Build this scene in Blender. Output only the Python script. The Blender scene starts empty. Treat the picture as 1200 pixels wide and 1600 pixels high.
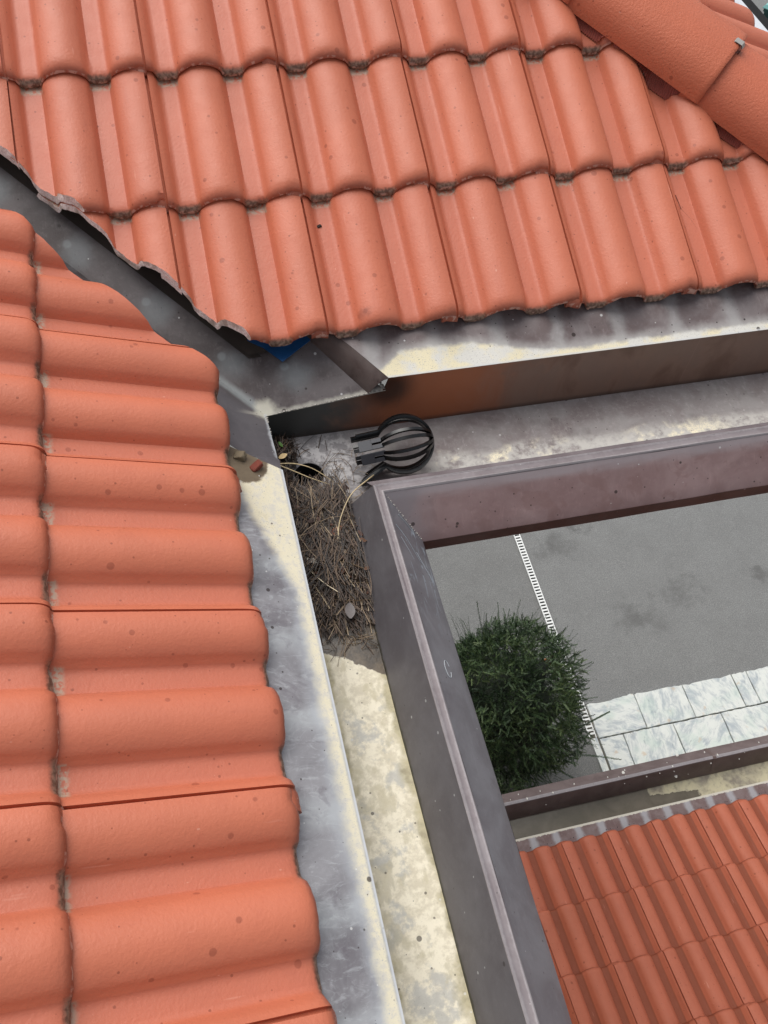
import bpy, bmesh, math, random
import numpy as np
from mathutils import Vector, Matrix, noise as mnoise

random.seed(7)
rng = np.random.default_rng(7)
SC = bpy.context.scene
COL = SC.collection
H = 9.0                                  # height of the eye above the driveway; all coordinates below are relative to it
rad = math.radians

# ------------------------------------------------------------------ camera
cam = bpy.data.cameras.new("camera")
cam.sensor_fit = 'AUTO'; cam.sensor_width = 36.0; cam.lens = 36.0 * 1430 / 1600
cam.clip_start = 0.05; cam.clip_end = 800
co = bpy.data.objects.new("camera", cam); COL.objects.link(co)
Rr = [[0.9694233853895144, -0.23355535931920007, 0.0753006905228114],
      [-0.1519842869632667, -0.8123616953083501, -0.5630002242557376],
      [0.19266311628383948, 0.5343410616161017, -0.8230191695791642]]
M = Matrix.Identity(4)
for i in range(3):
    M[i][0] = Rr[0][i]; M[i][1] = -Rr[1][i]; M[i][2] = -Rr[2][i]
M[2][3] = H
co.matrix_world = M
SC.camera = co

# ------------------------------------------------------------------ sky, sun, exposure
SUN_EL, SUN_AZ = rad(62), rad(-28)        # azimuth from +Y towards +X
W = bpy.data.worlds.new("World"); SC.world = W; W.use_nodes = True
wn = W.node_tree.nodes; wl = W.node_tree.links; wn.clear()
sky = wn.new("ShaderNodeTexSky"); sky.sky_type = 'NISHITA'; sky.sun_disc = False
sky.sun_elevation = SUN_EL; sky.sun_rotation = SUN_AZ; sky.dust_density = 3.0; sky.air_density = 1.0
hs = wn.new("ShaderNodeHueSaturation"); hs.inputs['Saturation'].default_value = 0.27
bg = wn.new("ShaderNodeBackground"); bg.inputs['Strength'].default_value = 0.10
wo = wn.new("ShaderNodeOutputWorld")
wl.new(sky.outputs[0], hs.inputs['Color']); wl.new(hs.outputs[0], bg.inputs['Color']); wl.new(bg.outputs[0], wo.inputs['Surface'])
sun = bpy.data.lights.new("sun", 'SUN'); sun.energy = 1.5; sun.angle = rad(60); sun.color = (1.0, 0.97, 0.93)
so = bpy.data.objects.new("sun", sun); COL.objects.link(so)
sd = Vector((math.sin(SUN_AZ) * math.cos(SUN_EL), math.cos(SUN_AZ) * math.cos(SUN_EL), math.sin(SUN_EL)))
so.rotation_euler = sd.to_track_quat('Z', 'Y').to_euler(); so.location = (0, 0, H + 10)
SC.view_settings.view_transform = 'Standard'; SC.view_settings.look = 'None'
SC.view_settings.gamma = 1.0; SC.view_settings.use_curve_mapping = False
SC.view_settings.exposure = 0.64
SC.render.engine = 'CYCLES'
SC.cycles.max_bounces = 8

# ------------------------------------------------------------------ node helper
def S(r, g, b):
    f = lambda c: (c / 255) / 12.92 if c <= 10 else (((c / 255) + .055) / 1.055) ** 2.4
    return (f(r), f(g), f(b), 1.0)

class NT:
    def __init__(s, name, rough=.6, metal=0.0, spec=.5):
        s.m = bpy.data.materials.new(name); s.m.use_nodes = True
        s.t = s.m.node_tree; s.N = s.t.nodes
        s.b = s.N["Principled BSDF"]
        s.b.inputs['Roughness'].default_value = rough
        s.b.inputs['Metallic'].default_value = metal
        s.b.inputs['Specular IOR Level'].default_value = spec
    def w(s, inp, v):
        if hasattr(v, 'is_linked'): s.t.links.new(v, inp)
        else: inp.default_value = v
    def math(s, op, a, b=0.0, c=0.0, clamp=False):
        n = s.N.new("ShaderNodeMath"); n.operation = op; n.use_clamp = clamp
        s.w(n.inputs[0], a); s.w(n.inputs[1], b); s.w(n.inputs[2], c); return n.outputs[0]
    def add(s, a, b): return s.math('ADD', a, b)
    def sub(s, a, b): return s.math('SUBTRACT', a, b)
    def mul(s, a, b): return s.math('MULTIPLY', a, b)
    def mx(s, a, b): return s.math('MAXIMUM', a, b)
    def mn(s, a, b): return s.math('MINIMUM', a, b)
    def sm(s, a, lo, hi):                # smooth step, falling when lo > hi
        n = s.N.new("ShaderNodeMapRange"); n.interpolation_type = 'SMOOTHSTEP'
        s.w(n.inputs['Value'], a)
        if lo > hi:
            n.inputs['From Min'].default_value = hi; n.inputs['From Max'].default_value = lo
            n.inputs['To Min'].default_value = 1; n.inputs['To Max'].default_value = 0
        else:
            n.inputs['From Min'].default_value = lo; n.inputs['From Max'].default_value = hi
        return n.outputs['Result']
    def mix(s, f, a, b, mode='MIX'):
        n = s.N.new("ShaderNodeMix"); n.data_type = 'RGBA'; n.blend_type = mode
        s.w(n.inputs[0], f); s.w(n.inputs[6], a); s.w(n.inputs[7], b); return n.outputs[2]
    def obj(s): return s.N.new("ShaderNodeTexCoord").outputs['Object']
    def pos(s):                          # place in the scene, measured like the numbers in this script
        g = s.N.new("ShaderNodeNewGeometry").outputs['Position']
        return s.vadd(g, (0, 0, -H))
    def vadd(s, a, b):
        n = s.N.new("ShaderNodeVectorMath"); n.operation = 'ADD'; s.w(n.inputs[0], a); s.w(n.inputs[1], b); return n.outputs[0]
    def vmul(s, a, b):
        n = s.N.new("ShaderNodeVectorMath"); n.operation = 'MULTIPLY'; s.w(n.inputs[0], a); s.w(n.inputs[1], b); return n.outputs[0]
    def vdist(s, a, b):
        n = s.N.new("ShaderNodeVectorMath"); n.operation = 'DISTANCE'; s.w(n.inputs[0], a); s.w(n.inputs[1], b); return n.outputs['Value']
    def sep(s, v):
        n = s.N.new("ShaderNodeSeparateXYZ"); s.w(n.inputs[0], v); return n.outputs
    def noise(s, v, scale, detail=3, rough=.55, dist=0.0):
        n = s.N.new("ShaderNodeTexNoise"); s.w(n.inputs['Vector'], v)
        n.inputs['Scale'].default_value = scale; n.inputs['Detail'].default_value = detail
        n.inputs['Roughness'].default_value = rough; n.inputs['Distortion'].default_value = dist
        return n.outputs['Fac']
    def voro(s, v, scale, feature='F1'):
        n = s.N.new("ShaderNodeTexVoronoi"); n.feature = feature; s.w(n.inputs['Vector'], v)
        n.inputs['Scale'].default_value = scale; return n
    def spots(s, v, scale, share, r0, r1):   # sparse round spots; radii in cell units
        n = s.voro(v, scale); c = s.sep(n.outputs['Color'])
        pick = s.math('LESS_THAN', c[0], min(1, share * 2.6))
        r = s.mul(s.add(s.mul(s.mul(c[1], c[1]), r1 - r0), r0), 1.7)
        q = s.math('DIVIDE', n.outputs['Distance'], r)
        return s.mul(pick, s.sm(q, 1.0, .75))
    def rnd(s): return s.N.new("ShaderNodeObjectInfo").outputs['Random']
    def attr(s, name):
        n = s.N.new("ShaderNodeAttribute"); n.attribute_name = name; return n.outputs['Fac']
    def bump(s, h, strength, dist, prev=None):
        n = s.N.new("ShaderNodeBump"); n.inputs['Strength'].default_value = strength; n.inputs['Distance'].default_value = dist
        s.w(n.inputs['Height'], h)
        if prev is not None: s.w(n.inputs['Normal'], prev)
        return n.outputs[0]
    def done(s, col=None, rough=None, nrm=None):
        if col is not None: s.w(s.b.inputs['Base Color'], col)
        if rough is not None: s.w(s.b.inputs['Roughness'], rough)
        if nrm is not None: s.w(s.b.inputs['Normal'], nrm)
        return s.m

def flat(name, col, rough=.6, metal=0.0, var=.25, scale=30, bump=0.0):
    t = NT(name, rough, metal); p = t.pos()
    n = t.noise(p, scale, 4); dark = tuple(c * (1 - var) for c in col[:3]) + (1,)
    c = t.mix(n, dark, tuple(min(1, c * (1 + var)) for c in col[:3]) + (1,))
    return t.done(c, None, t.bump(t.noise(p, scale * 6, 3), .4, bump) if bump else None)

# ------------------------------------------------------------------ materials
def tile_material(name, base, pan, moss_on, spot=1.0, panf=.30):
    t = NT(name, .42, 0, .5 if moss_on > .5 else .25)
    o = t.obj(); r = t.rnd()
    off = t.vmul(t.vadd((0, 0, 0), (1, 1, 1)), (1, 1, 1))
    cv = t.N.new("ShaderNodeCombineXYZ")
    t.w(cv.inputs[0], t.mul(r, 37.0)); t.w(cv.inputs[1], t.mul(r, 91.0)); t.w(cv.inputs[2], t.mul(r, 13.0))
    v = t.vadd(o, cv.outputs[0])
    x, y, z = t.sep(o)
    big = t.noise(v, 5, 3); mid = t.noise(v, 35, 4); fine = t.noise(v, 320, 2)
    c = t.mix(t.sm(big, .3, .7), base, tuple(k * .90 for k in base[:3]) + (1,))
    c = t.mix(t.mul(t.sm(r, 0, 1), .35), c, tuple(k * f for k, f in zip(base[:3], (.9, .86, .9))) + (1,))
    c = t.mix(t.mul(t.sm(mid, .45, .75), .22), c, (base[0] * .82, base[1] * .72, base[2] * .75, 1))
    # troughs: slightly pinker tone on the near roofs, painted shade on the low roof
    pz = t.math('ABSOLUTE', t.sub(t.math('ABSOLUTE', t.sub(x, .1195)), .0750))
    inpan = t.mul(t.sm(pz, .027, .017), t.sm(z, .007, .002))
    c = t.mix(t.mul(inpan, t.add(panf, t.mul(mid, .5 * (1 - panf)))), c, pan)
    # grey film and faint runs washed down the slope, different on each tile
    run = t.noise(t.vmul(v, (1, .16, 1)), 30, 4, .65)
    c = t.mix(t.mul(t.sm(run, .52, .74), t.add(.08, t.mul(r, .22))), c, (base[0] * .70, base[1] * .66, base[2] * .74, 1))
    # rain spots and pale scuffs
    c = t.mix(t.mul(t.spots(v, 24, .33, .03, .11), .6 * spot), c, (base[0] * .50, base[1] * .40, base[2] * .38, 1))
    c = t.mix(t.mul(t.spots(t.vadd(v, (3.1, 1.7, .4)), 60, .28, .03, .10), .7 * spot), c, (base[0] * .45, base[1] * .38, base[2] * .36, 1))
    c = t.mix(t.mul(t.spots(t.vmul(v, (1, .55, 1)), 50, .06, .02, .06), .30), c, S(225, 180, 160))
    c = t.mix(t.mul(t.sm(t.noise(t.vmul(v, (1, .12, 1)), 70, 2), .72, .8), .25 * spot), c, S(226, 170, 150))
    if moss_on > .5:                     # a dark scuff left on one tile at the eave
        g_ = t.pos(); sc_ = t.vdist(t.vmul(g_, (.45, 1, 1)), (.415 * .45, 1.452, -1.425))
        c = t.mix(t.mul(t.sm(t.add(sc_, t.mul(t.sub(t.noise(v, 60, 3), .5), .025)), .018, .006), .5), c, (base[0] * .42, base[1] * .36, base[2] * .36, 1))
    # moss and lime where water drips off the lower edge, shade painted on that edge, and a lime line under the next tile
    if moss_on:
        n2 = t.noise(v, 130, 3)
        nose = t.sm(t.add(y, t.mul(t.sub(n2, .5), .012)), .014, .005)
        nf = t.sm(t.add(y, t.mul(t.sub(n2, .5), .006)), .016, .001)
        c = t.mix(t.mul(nf, .60), c, (base[0] * .34, base[1] * .26, base[2] * .24, 1))  # dark red-brown nose: blocked low light painted into the colour
        c = t.mix(t.mul(t.mul(nose, t.mul(t.sm(pz, .032, .020), t.sm(z, .012, .0))), moss_on), c,
                  t.mix(t.sm(n2, .4, .6), S(70, 62, 50), S(122, 112, 96)))
        chip = t.mul(t.sm(y, .0042, .0012), t.sm(t.noise(v, 90, 3), .50, .60))
        c = t.mix(t.mul(chip, .65 if moss_on > .5 else 0), c, S(196, 158, 142))
        ln = t.mul(t.sm(y, .318, .328), t.sm(z, .010, .003))
        c = t.mix(t.mul(ln, t.mul(t.sm(n2, .38, .55), 1.0 if moss_on > .5 else 0)), c, S(176, 150, 130))
    rough = t.add(.42, t.mul(mid, .16))
    b1 = t.bump(t.noise(v, 155, 3, .6), .46, .0017)
    b2 = t.bump(fine, .30, .0008, b1)
    return t.done(c, rough, b2)

BASE = (.545, .158, .084, 1)
PAN = (.480, .142, .086, 1)
M_TILE = tile_material("terracotta_concrete", BASE, PAN, .80)
M_TILE_LOW = tile_material("terracotta_concrete_low_roof", (.50, .146, .080, 1), (.21, .050, .020, 1), .02, 1.2, .85)  # dark trough colour paints in the shade between the rolls
def cut_material():
    t = NT("raw_cut_concrete", .9); p = t.pos(); n = t.noise(p, 260, 4); m = t.noise(p, 25, 3)
    c = t.mix(t.sm(n, .35, .65), S(250, 234, 228), S(222, 196, 188))
    c = t.mix(t.mul(t.sm(m, .48, .62), .7), c, S(160, 138, 120))
    return t.done(c, None, t.bump(n, .8, .002))
M_CUT = cut_material()
M_CAP = tile_material("terracotta_ridge", (.50, .138, .072, 1), (.50, .138, .072, 1), 0)
t_ = M_CAP.node_tree
for n_ in t_.nodes:
    if n_.type == 'BUMP': n_.inputs['Strength'].default_value = min(1, n_.inputs['Strength'].default_value * 2.8)

METAL_A, METAL_B = S(104, 92, 96), S(126, 120, 124)
def metal_base(t, p, a=METAL_A, b=METAL_B, sc=9, k_=1.0):
    n1 = t.noise(p, sc, 4, .6, .6); n2 = t.noise(p, 70, 4, .65)
    c = t.mix(t.sm(n1, .32, .68), a, b)
    c = t.mix(t.mul(t.sm(n2, .5, .75), .35 * k_), c, tuple(k * 1.45 for k in b[:3]) + (1,))
    c = t.mix(t.mul(t.sm(t.noise(p, 23, 3), .55, .75), .35 * k_), c, tuple(k * .55 for k in a[:3]) + (1,))
    st = t.noise(t.vmul(p, (1, .25, .25)), 90, 4, .7); s2 = t.noise(t.vmul(p, (.25, 1, 1)), 70, 4, .7)
    c = t.mix(t.mul(t.sm(st, .56, .74), .30 * k_), c, tuple(min(1, k * 1.7) for k in b[:3]) + (1,))
    c = t.mix(t.mul(t.sm(s2, .58, .74), .30 * k_), c, tuple(k * .6 for k in a[:3]) + (1,))
    c = t.mix(t.mul(t.sm(t.noise(p, 330, 3, .7), .60, .72), .22 * k_), c, tuple(min(1, k * 1.9) for k in b[:3]) + (1,))
    return c
def metal_spots(t, p, c, amt=1.0, share=.30):
    c = t.mix(t.mul(t.spots(p, 26, share, .02, .09), .9 * amt), c, S(44, 32, 28))
    c = t.mix(t.mul(t.spots(t.vadd(p, (5.3, 2.2, 1.1)), 55, share, .03, .08), .8 * amt), c, S(50, 36, 32))
    c = t.mix(t.mul(t.spots(t.vadd(p, (1.3, 7.2, 2.1)), 45, .10, .03, .10), .7 * amt), c, S(214, 214, 212))
    return c
CREAM, CREAM2 = S(226, 216, 184), S(200, 195, 182)
def metal(name, rough=.42, met=.25): return NT(name, rough + .06, met * .25, .38)
def metal_bump(t, p, fine=.25):
    b = t.bump(t.noise(p, 5, 2), .55, .008)
    return t.bump(t.noise(p, 190, 3), fine, .0006, b)

def m_flash_left():
    t = metal("zinc_left_eave"); p = t.pos(); x, y, z = t.sep(p)
    c = metal_base(t, p, S(110, 107, 111), S(142, 141, 144), 9, .7)
    d = t.sub(.173, x); n1 = t.noise(p, 14, 4, .6); n2 = t.noise(p, 60, 4, .65); g = t.noise(p, 420, 2)
    # pale runs below each tile trough (troughs repeat every .1575 m)
    ph = t.math('ABSOLUTE', t.sub(t.math('FRACT', t.math('DIVIDE', t.add(y, 2.02 + .0), .1575)), .5))
    run = t.mul(t.sm(t.add(ph, t.mul(t.sub(n1, .5), .35)), .24, .03), .85)
    c = t.mix(t.mul(run, t.add(.30, t.mul(n2, .6))), c, S(176, 180, 182))
    wisp = t.noise(t.vmul(p, (.3, 1, 1)), 46, 5, .72, 1.6); w2 = t.noise(t.vmul(p, (.5, 1, 1)), 17, 5, .7, 1.0)
    c = t.mix(t.mul(t.sm(wisp, .50, .68), .38), c, S(186, 190, 192))
    c = t.mix(t.mul(t.sm(w2, .54, .66), .35), c, S(92, 84, 92))
    halo = t.sm(t.add(d, t.mul(t.sub(n1, .5), .05)), .055, .02)
    c = t.mix(t.mul(halo, .6), c, S(178, 182, 186))
    # the band is broad near the corner and thin lower down
    wd = t.add(.020, t.mul(t.sm(y, .80, 1.12), .075))
    e = t.sub(t.add(d, t.add(t.mul(t.sub(n1, .5), .022), t.mul(t.sub(n2, .5), .014))), wd)
    band = t.mul(t.mul(t.sm(e, .016, -.010), t.add(.72, t.mul(t.sm(n2, .35, .6), .28))), t.sm(t.add(d, t.mul(t.sub(n2, .5), .008)), .000, .007))
    c = t.mix(t.mul(band, t.sm(g, .22, .42)), c, t.mix(t.sm(n2, .4, .65), CREAM, CREAM2))
    wet = t.sm(t.add(t.vdist(p, (.098, 1.142, -1.48)), t.mul(t.sub(n2, .5), .02)), .058, .052)
    c = t.mix(wet, c, t.mix(n2, S(88, 76, 62), S(120, 106, 86)))
    c = metal_spots(t, p, c, .9)
    edge = t.sm(d, .003, .0008); c = t.mix(t.mul(edge, .6), c, S(205, 208, 210))
    return t.done(c, t.add(.36, t.mul(t.mx(band, wet), .4)), metal_bump(t, p))
def m_flash_up():
    t = metal("zinc_upper_eave"); p = t.pos(); x, y, z = t.sep(p)
    c = metal_base(t, p, S(102, 89, 88), S(130, 122, 121), 9, .8)
    d = t.sub(y, 1.342); n1 = t.noise(p, 16, 4, .6); n2 = t.noise(p, 60, 4, .65); g = t.noise(p, 420, 2)
    ph = t.math('ABSOLUTE', t.sub(t.math('FRACT', t.math('DIVIDE', t.add(x, 3.10), .15)), .5))
    run = t.mul(t.sm(t.add(ph, t.mul(t.sub(n1, .5), .35)), .20, .02), .7)
    c = t.mix(t.mul(run, t.add(.35, t.mul(n2, .5))), c, S(182, 182, 180))
    wd = t.add(.012, t.mul(t.mul(t.sm(x, .42, .50), t.sm(x, .86, .62)), .040))
    e = t.sub(t.add(d, t.add(t.mul(t.sub(n1, .5), .026), t.mul(t.sub(n2, .5), .012))), wd)
    band = t.sm(e, .008, -.004)
    c = t.mix(t.mul(t.sm(e, .030, .0), .6), c, S(186, 184, 180))
    c = t.mix(t.mul(band, t.sm(g, .22, .45)), c, t.mix(t.sm(n1, .40, .58), S(214, 212, 204), CREAM))
    c = metal_spots(t, p, c)
    edge = t.sm(d, .004, .001); c = t.mix(t.mul(edge, .7), c, S(206, 206, 204))
    return t.done(c, t.add(.38, t.mul(band, .35)), metal_bump(t, p))
DISCS = [(-.204, 1.763, -1.415), (-.051, 1.617, -1.476), (.097, 1.478, -1.534), (.231, 1.432, -1.542), (-.36, 1.92, -1.35)]
def m_tray():
    t = metal("zinc_valley", .36, .35); p = t.pos(); x, y, z = t.sep(p)
    c = metal_base(t, p, S(72, 63, 62), S(102, 95, 95), 7)
    n1 = t.noise(p, 14, 4, .6); n2 = t.noise(p, 60, 4)
    s_ = t.sub(t.add(x, y), 1.515)       # distance across the valley line
    c = t.mix(t.mul(t.sm(t.add(s_, t.mul(t.sub(n1, .5), .08)), .02, -.06), .5), c, S(100, 100, 106))
    for k, q in enumerate(DISCS):
        dd = t.add(t.vdist(p, q), t.mul(t.sub(n2, .5), .006))
        c = t.mix(t.mul(t.sm(dd, .013, .006), .22), c, S(176, 186, 188))
        c = t.mix(t.mul(t.sm(t.add(t.vdist(p, (q[0] + .02, q[1] - .022, q[2] - .008)), t.mul(t.sub(n1, .5), .05)), .055, .01), .35), c, S(140, 150, 153))
    ln = t.sm(t.math('ABSOLUTE', t.add(s_, t.mul(t.sub(n1, .5), .02))), .022, .004)
    c = t.mix(t.mul(t.mul(ln, t.sm(y, 1.52, 1.40)), .65), c, S(166, 172, 172))
    rim = t.mul(t.mul(t.sm(t.add(t.sub(y, 1.342), t.mul(t.sub(n2, .5), .012)), .012, .002), t.sm(y, 1.337, 1.341)), t.sm(x, .10, .17))
    c = t.mix(t.mul(rim, .75), c, S(190, 186, 174))
    c = t.mix(t.mul(t.sm(t.add(t.vdist(p, (.172, 1.355, -1.595)), t.mul(t.sub(n2, .5), .02)), .035, .012), .9), c, S(206, 202, 186))
    lrim = t.sm(t.add(t.sub(.173, x), t.mul(t.sub(n2, .5), .012)), .008, .001)
    lrim = t.mul(lrim, t.mul(t.sm(x, .176, .174), t.sm(y, 1.348, 1.342)))
    c = t.mix(t.mul(t.mul(lrim, t.sm(y, 1.16, 1.22)), .6), c, S(200, 204, 208))
    c = metal_spots(t, p, c, .9, .22)
    return t.done(c, None, metal_bump(t, p, .35))
def m_wall_up():
    t = metal("zinc_upper_back_panel", .40, .25); p = t.pos(); x, y, z = t.sep(p)
    n1 = t.noise(t.vmul(p, (1, 1, .6)), 10, 4, .6, .5)
    v = t.vmul(p, (1, 1, .1)); st = t.noise(v, 50, 3)
    c = t.mix(t.sm(n1, .3, .7), S(108, 82, 68), S(138, 112, 98))
    c = t.mix(t.mul(t.mul(t.sm(t.add(x, t.mul(n1, .2)), .42, .58), t.sm(t.add(x, t.mul(n1, .3)), 1.05, .7)), .8), c, S(168, 94, 54))
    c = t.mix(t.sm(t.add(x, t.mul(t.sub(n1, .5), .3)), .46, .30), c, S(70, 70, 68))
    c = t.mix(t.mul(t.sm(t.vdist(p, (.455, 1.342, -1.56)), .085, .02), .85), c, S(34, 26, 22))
    lean = t.noise(t.vmul(t.vadd(p, (0, 0, 0)), (1, 1, 0)), 120, 2)
    c = t.mix(t.mul(t.sm(n1, .5, .62), .25), c, S(70, 56, 50))
    c = t.mix(t.mul(t.mul(t.sm(lean, .62, .72), t.sm(x, .45, .6)), .50), c, S(142, 116, 104))
    c = t.mix(t.mul(t.sm(st, .6, .8), .3), c, S(110, 92, 84))
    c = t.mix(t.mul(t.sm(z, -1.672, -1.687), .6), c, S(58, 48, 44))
    return t.done(c, .36, metal_bump(t, p))
def m_floor():
    t = metal("zinc_gutter_floor", .45, .12); p = t.pos(); x, y, z = t.sep(p)
    n1 = t.noise(p, 9, 4, .6, .4); n2 = t.noise(p, 50, 5, .65); n3 = t.noise(p, 18, 4); g = t.noise(p, 380, 3, .7)
    # run along the upper wing
    c = metal_base(t, p, S(126, 116, 115), S(150, 145, 143))
    crust = t.mul(t.sm(t.add(y, t.mul(t.sub(n1, .5), .10)), 1.245, 1.205), t.sm(x, .46, .58))
    crust = t.mul(crust, t.sm(t.add(t.mul(n2, .65), t.mul(n1, .35)), .36, .56))
    c = t.mix(t.mul(crust, .75), c, S(200, 197, 190))
    yel = t.mul(t.mul(crust, t.sm(n3, .50, .62)), t.mx(t.sm(x, .95, .75), t.mul(t.sm(x, 1.0, 1.1), t.sm(x, 1.35, 1.2))))
    c = t.mix(t.mul(yel, t.sm(g, .35, .5)), c, S(238, 228, 198))
    grey = t.sm(t.add(t.vdist(p, (.30, 1.25, -1.69)), t.mul(t.sub(n2, .5), .10)), .15, .06)
    c = t.mix(t.mul(grey, .75), c, t.mix(t.sm(n2, .42, .6), S(128, 126, 128), S(186, 184, 184)))
    # run along the left wing: dry lime crust, wet silt next to the needles
    lime = t.mix(t.sm(n2, .40, .62), S(232, 224, 202), S(208, 199, 176))
    lime = t.mix(t.mul(t.sm(t.add(n3, t.mul(t.sub(n2, .5), .4)), .52, .66), .7), lime, S(178, 178, 174))
    sidel = t.sm(t.add(x, t.mul(t.sub(n3, .5), .10)), .205, .185)
    sider = t.sm(t.add(x, t.mul(t.sub(n3, .5), .07)), .288, .305)
    pat = t.sm(t.noise(t.vmul(p, (1, .6, 1)), 24, 4, .6), .52, .60)
    lime = t.mix(t.mul(t.mx(t.mx(sidel, sider), t.mul(pat, .45)), .8), lime, t.mix(t.sm(n2, .35, .6), S(138, 128, 96), S(182, 172, 136)))
    lime = t.mix(t.mul(t.sm(g, .6, .72), .30), lime, S(118, 108, 90))
    ey = t.add(t.add(y, t.mul(t.sub(x, .24), .62)), t.add(t.mul(t.sub(n3, .5), .05), t.mul(t.sub(n2, .5), .018)))
    wet = t.sm(ey, .752, .757)
    silt = t.mix(t.sm(n2, .35, .65), S(54, 45, 35), S(92, 79, 62))
    silt = t.mix(t.mul(t.sm(n3, .5, .62), .6), silt, S(44, 38, 32))
    leg = t.mix(wet, lime, silt)
    c = t.mix(t.mul(t.sm(y, 1.17, 1.11), t.sm(x, .37, .33)), c, leg)
    c = metal_spots(t, p, c, .8)
    c = t.mix(t.mul(t.spots(t.vadd(p, (.3, .1, 0)), 9, .12, .01, .04), .9), c, S(52, 42, 36))
    rough = t.mix(t.mul(wet, t.sm(y, 1.12, 1.10)), (.62,) * 3 + (1,), (.30,) * 3 + (1,))
    return t.done(c, rough, t.bump(n2, .35, .003, metal_bump(t, p, .4)))
def m_plain(name, a, b, spots=.7, share=.22, rough=.42, edges=None, dirt=False):
    t = metal(name, rough); p = t.pos()
    c = metal_base(t, p, a, b, 9, .5); c = metal_spots(t, p, c, spots, share)
    if edges:                            # worn pale edges on a lip: distance is stored on the mesh
        e = t.attr("edge"); n = t.noise(p, 120, 4); k = t.noise(p, 20, 3)
        c = t.mix(t.mul(t.sm(t.add(e, t.mul(t.sub(n, .5), .6)), .45, .95), edges), c, t.mix(k, S(184, 180, 180), S(146, 140, 142)))
    if dirt:                             # silt line where the panel meets the gutter floor
        z = t.sep(p)[2]; n = t.noise(p, 60, 4)
        c = t.mix(t.mul(t.sm(t.add(z, t.mul(t.sub(n, .5), .012)), -1.679, -1.688), .85), c, S(58, 56, 40))
    return t.done(c, None, metal_bump(t, p))
M_FL, M_FU, M_TRAY, M_WU, M_FLOOR = m_flash_left(), m_flash_up(), m_tray(), m_wall_up(), m_floor()
M_WL = m_plain("zinc_left_back_panel", S(70, 66, 64), S(104, 100, 98))
M_INL = m_plain("zinc_left_inner_front", S(96, 92, 95), S(108, 105, 108), .7, .12, dirt=True)
M_INU = m_plain("zinc_upper_inner_front", S(92, 82, 84), S(112, 104, 106))
M_LIP = m_plain("zinc_lip", S(112, 103, 105), S(126, 119, 121), .6, .2, .45, .52)
def m_outer_left():
    t = metal("zinc_left_fascia", .40); p = t.pos(); x, y, z = t.sep(p)
    c = metal_base(t, p, S(104, 100, 104), S(120, 118, 122), 9, .5)
    n = t.noise(t.vmul(p, (1, .25, 1)), 60, 4, .6, 1.0)
    c = t.mix(t.mul(t.mul(t.sm(n, .58, .66), t.sm(y, .70, .92)), .55), c, S(168, 180, 190))
    c = metal_spots(t, p, c, .7, .16)
    return t.done(c, None, metal_bump(t, p))
def m_outer_up():
    t = metal("zinc_upper_fascia", .40); p = t.pos(); x, y, z = t.sep(p)
    c = metal_base(t, p, S(132, 106, 104), S(148, 124, 122), 9, .5)
    n = t.noise(p, 12, 4, .6, .5); n2 = t.noise(t.vmul(p, (.3, .3, 2)), 30, 3)
    c = t.mix(t.mul(t.sm(n, .52, .58), .45), c, S(124, 95, 91))
    top = t.sm(t.add(z, t.mul(t.sub(n2, .5), .02)), -1.568, -1.548)
    c = t.mix(t.mul(top, .7), c, S(160, 152, 154))
    c = t.mix(t.mul(t.sm(t.sub(x, t.mul(t.sub(n, .5), .1)), .50, .40), .8), c, S(128, 122, 125))
    c = metal_spots(t, p, c, .9, .26)
    return t.done(c, None, metal_bump(t, p))
M_OL, M_OU = m_outer_left(), m_outer_up()
M_RET = m_plain("zinc_fascia_return", S(52, 46, 44), S(70, 62, 60), .3)
M_DARK = flat("dark_inside", S(18, 17, 16), .8)

# ------------------------------------------------------------------ object helpers
def R3(p): return Vector((p[0], p[1], p[2] + H))
def thing(name, label, cat, loc=(0, 0, 0), group=None, rot=None):
    o = bpy.data.objects.new(name, None); COL.objects.link(o); o.location = R3(loc); o.empty_display_size = .1
    if rot is not None: o.rotation_euler = rot
    o['label'] = label; o['category'] = cat
    if group: o['group'] = group
    return o
def tag(o, label=None, cat=None, group=None, kind=None):
    for k, v in (('label', label), ('category', cat), ('group', group), ('kind', kind)):
        if v: o[k] = v
    return o
def link(name, me, parent=None, mw=None):
    o = bpy.data.objects.new(name, me); COL.objects.link(o)
    mw = mw if mw is not None else Matrix.Identity(4)
    if parent is not None:
        o.parent = parent
        pm = Matrix.LocRotScale(parent.location, parent.rotation_euler, parent.scale) if parent.parent is None else Matrix.Translation(parent.parent.location + parent.location)
        o.matrix_local = pm.inverted() @ mw
    else: o.matrix_local = mw
    return o
def finish(me, mats, smooth=True, angle=40):
    for m in (mats if isinstance(mats, (list, tuple)) else [mats]): me.materials.append(m)
    if smooth and len(me.polygons):
        me.polygons.foreach_set('use_smooth', [True] * len(me.polygons)); me.set_sharp_from_angle(angle=rad(angle))
    me.update(); return me
def mk(name, verts, faces, mats, parent=None, smooth=True, angle=40, origin=None):
    """a mesh in scene coordinates, its origin at its parent's or at `origin`"""
    if origin is None: origin = Vector((0, 0, 0)) if parent is None else None
    if origin is None:
        q = parent.location.copy()
        if parent.parent is not None: q += parent.parent.location
        org = q - Vector((0, 0, H))
    else: org = Vector(origin)
    me = bpy.data.meshes.new(name)
    me.from_pydata([tuple(Vector(v) - org) for v in verts], [], faces)
    finish(me, mats, smooth, angle)
    return link(name, me, parent, Matrix.Translation(R3(org)))
def box(x0, x1, y0, y1, z0, z1):
    v = [(x, y, z) for z in (z0, z1) for y in (y0, y1) for x in (x0, x1)]
    return v, [(0, 2, 3, 1), (4, 5, 7, 6), (0, 1, 5, 4), (2, 6, 7, 3), (0, 4, 6, 2), (1, 3, 7, 5)]
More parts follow.
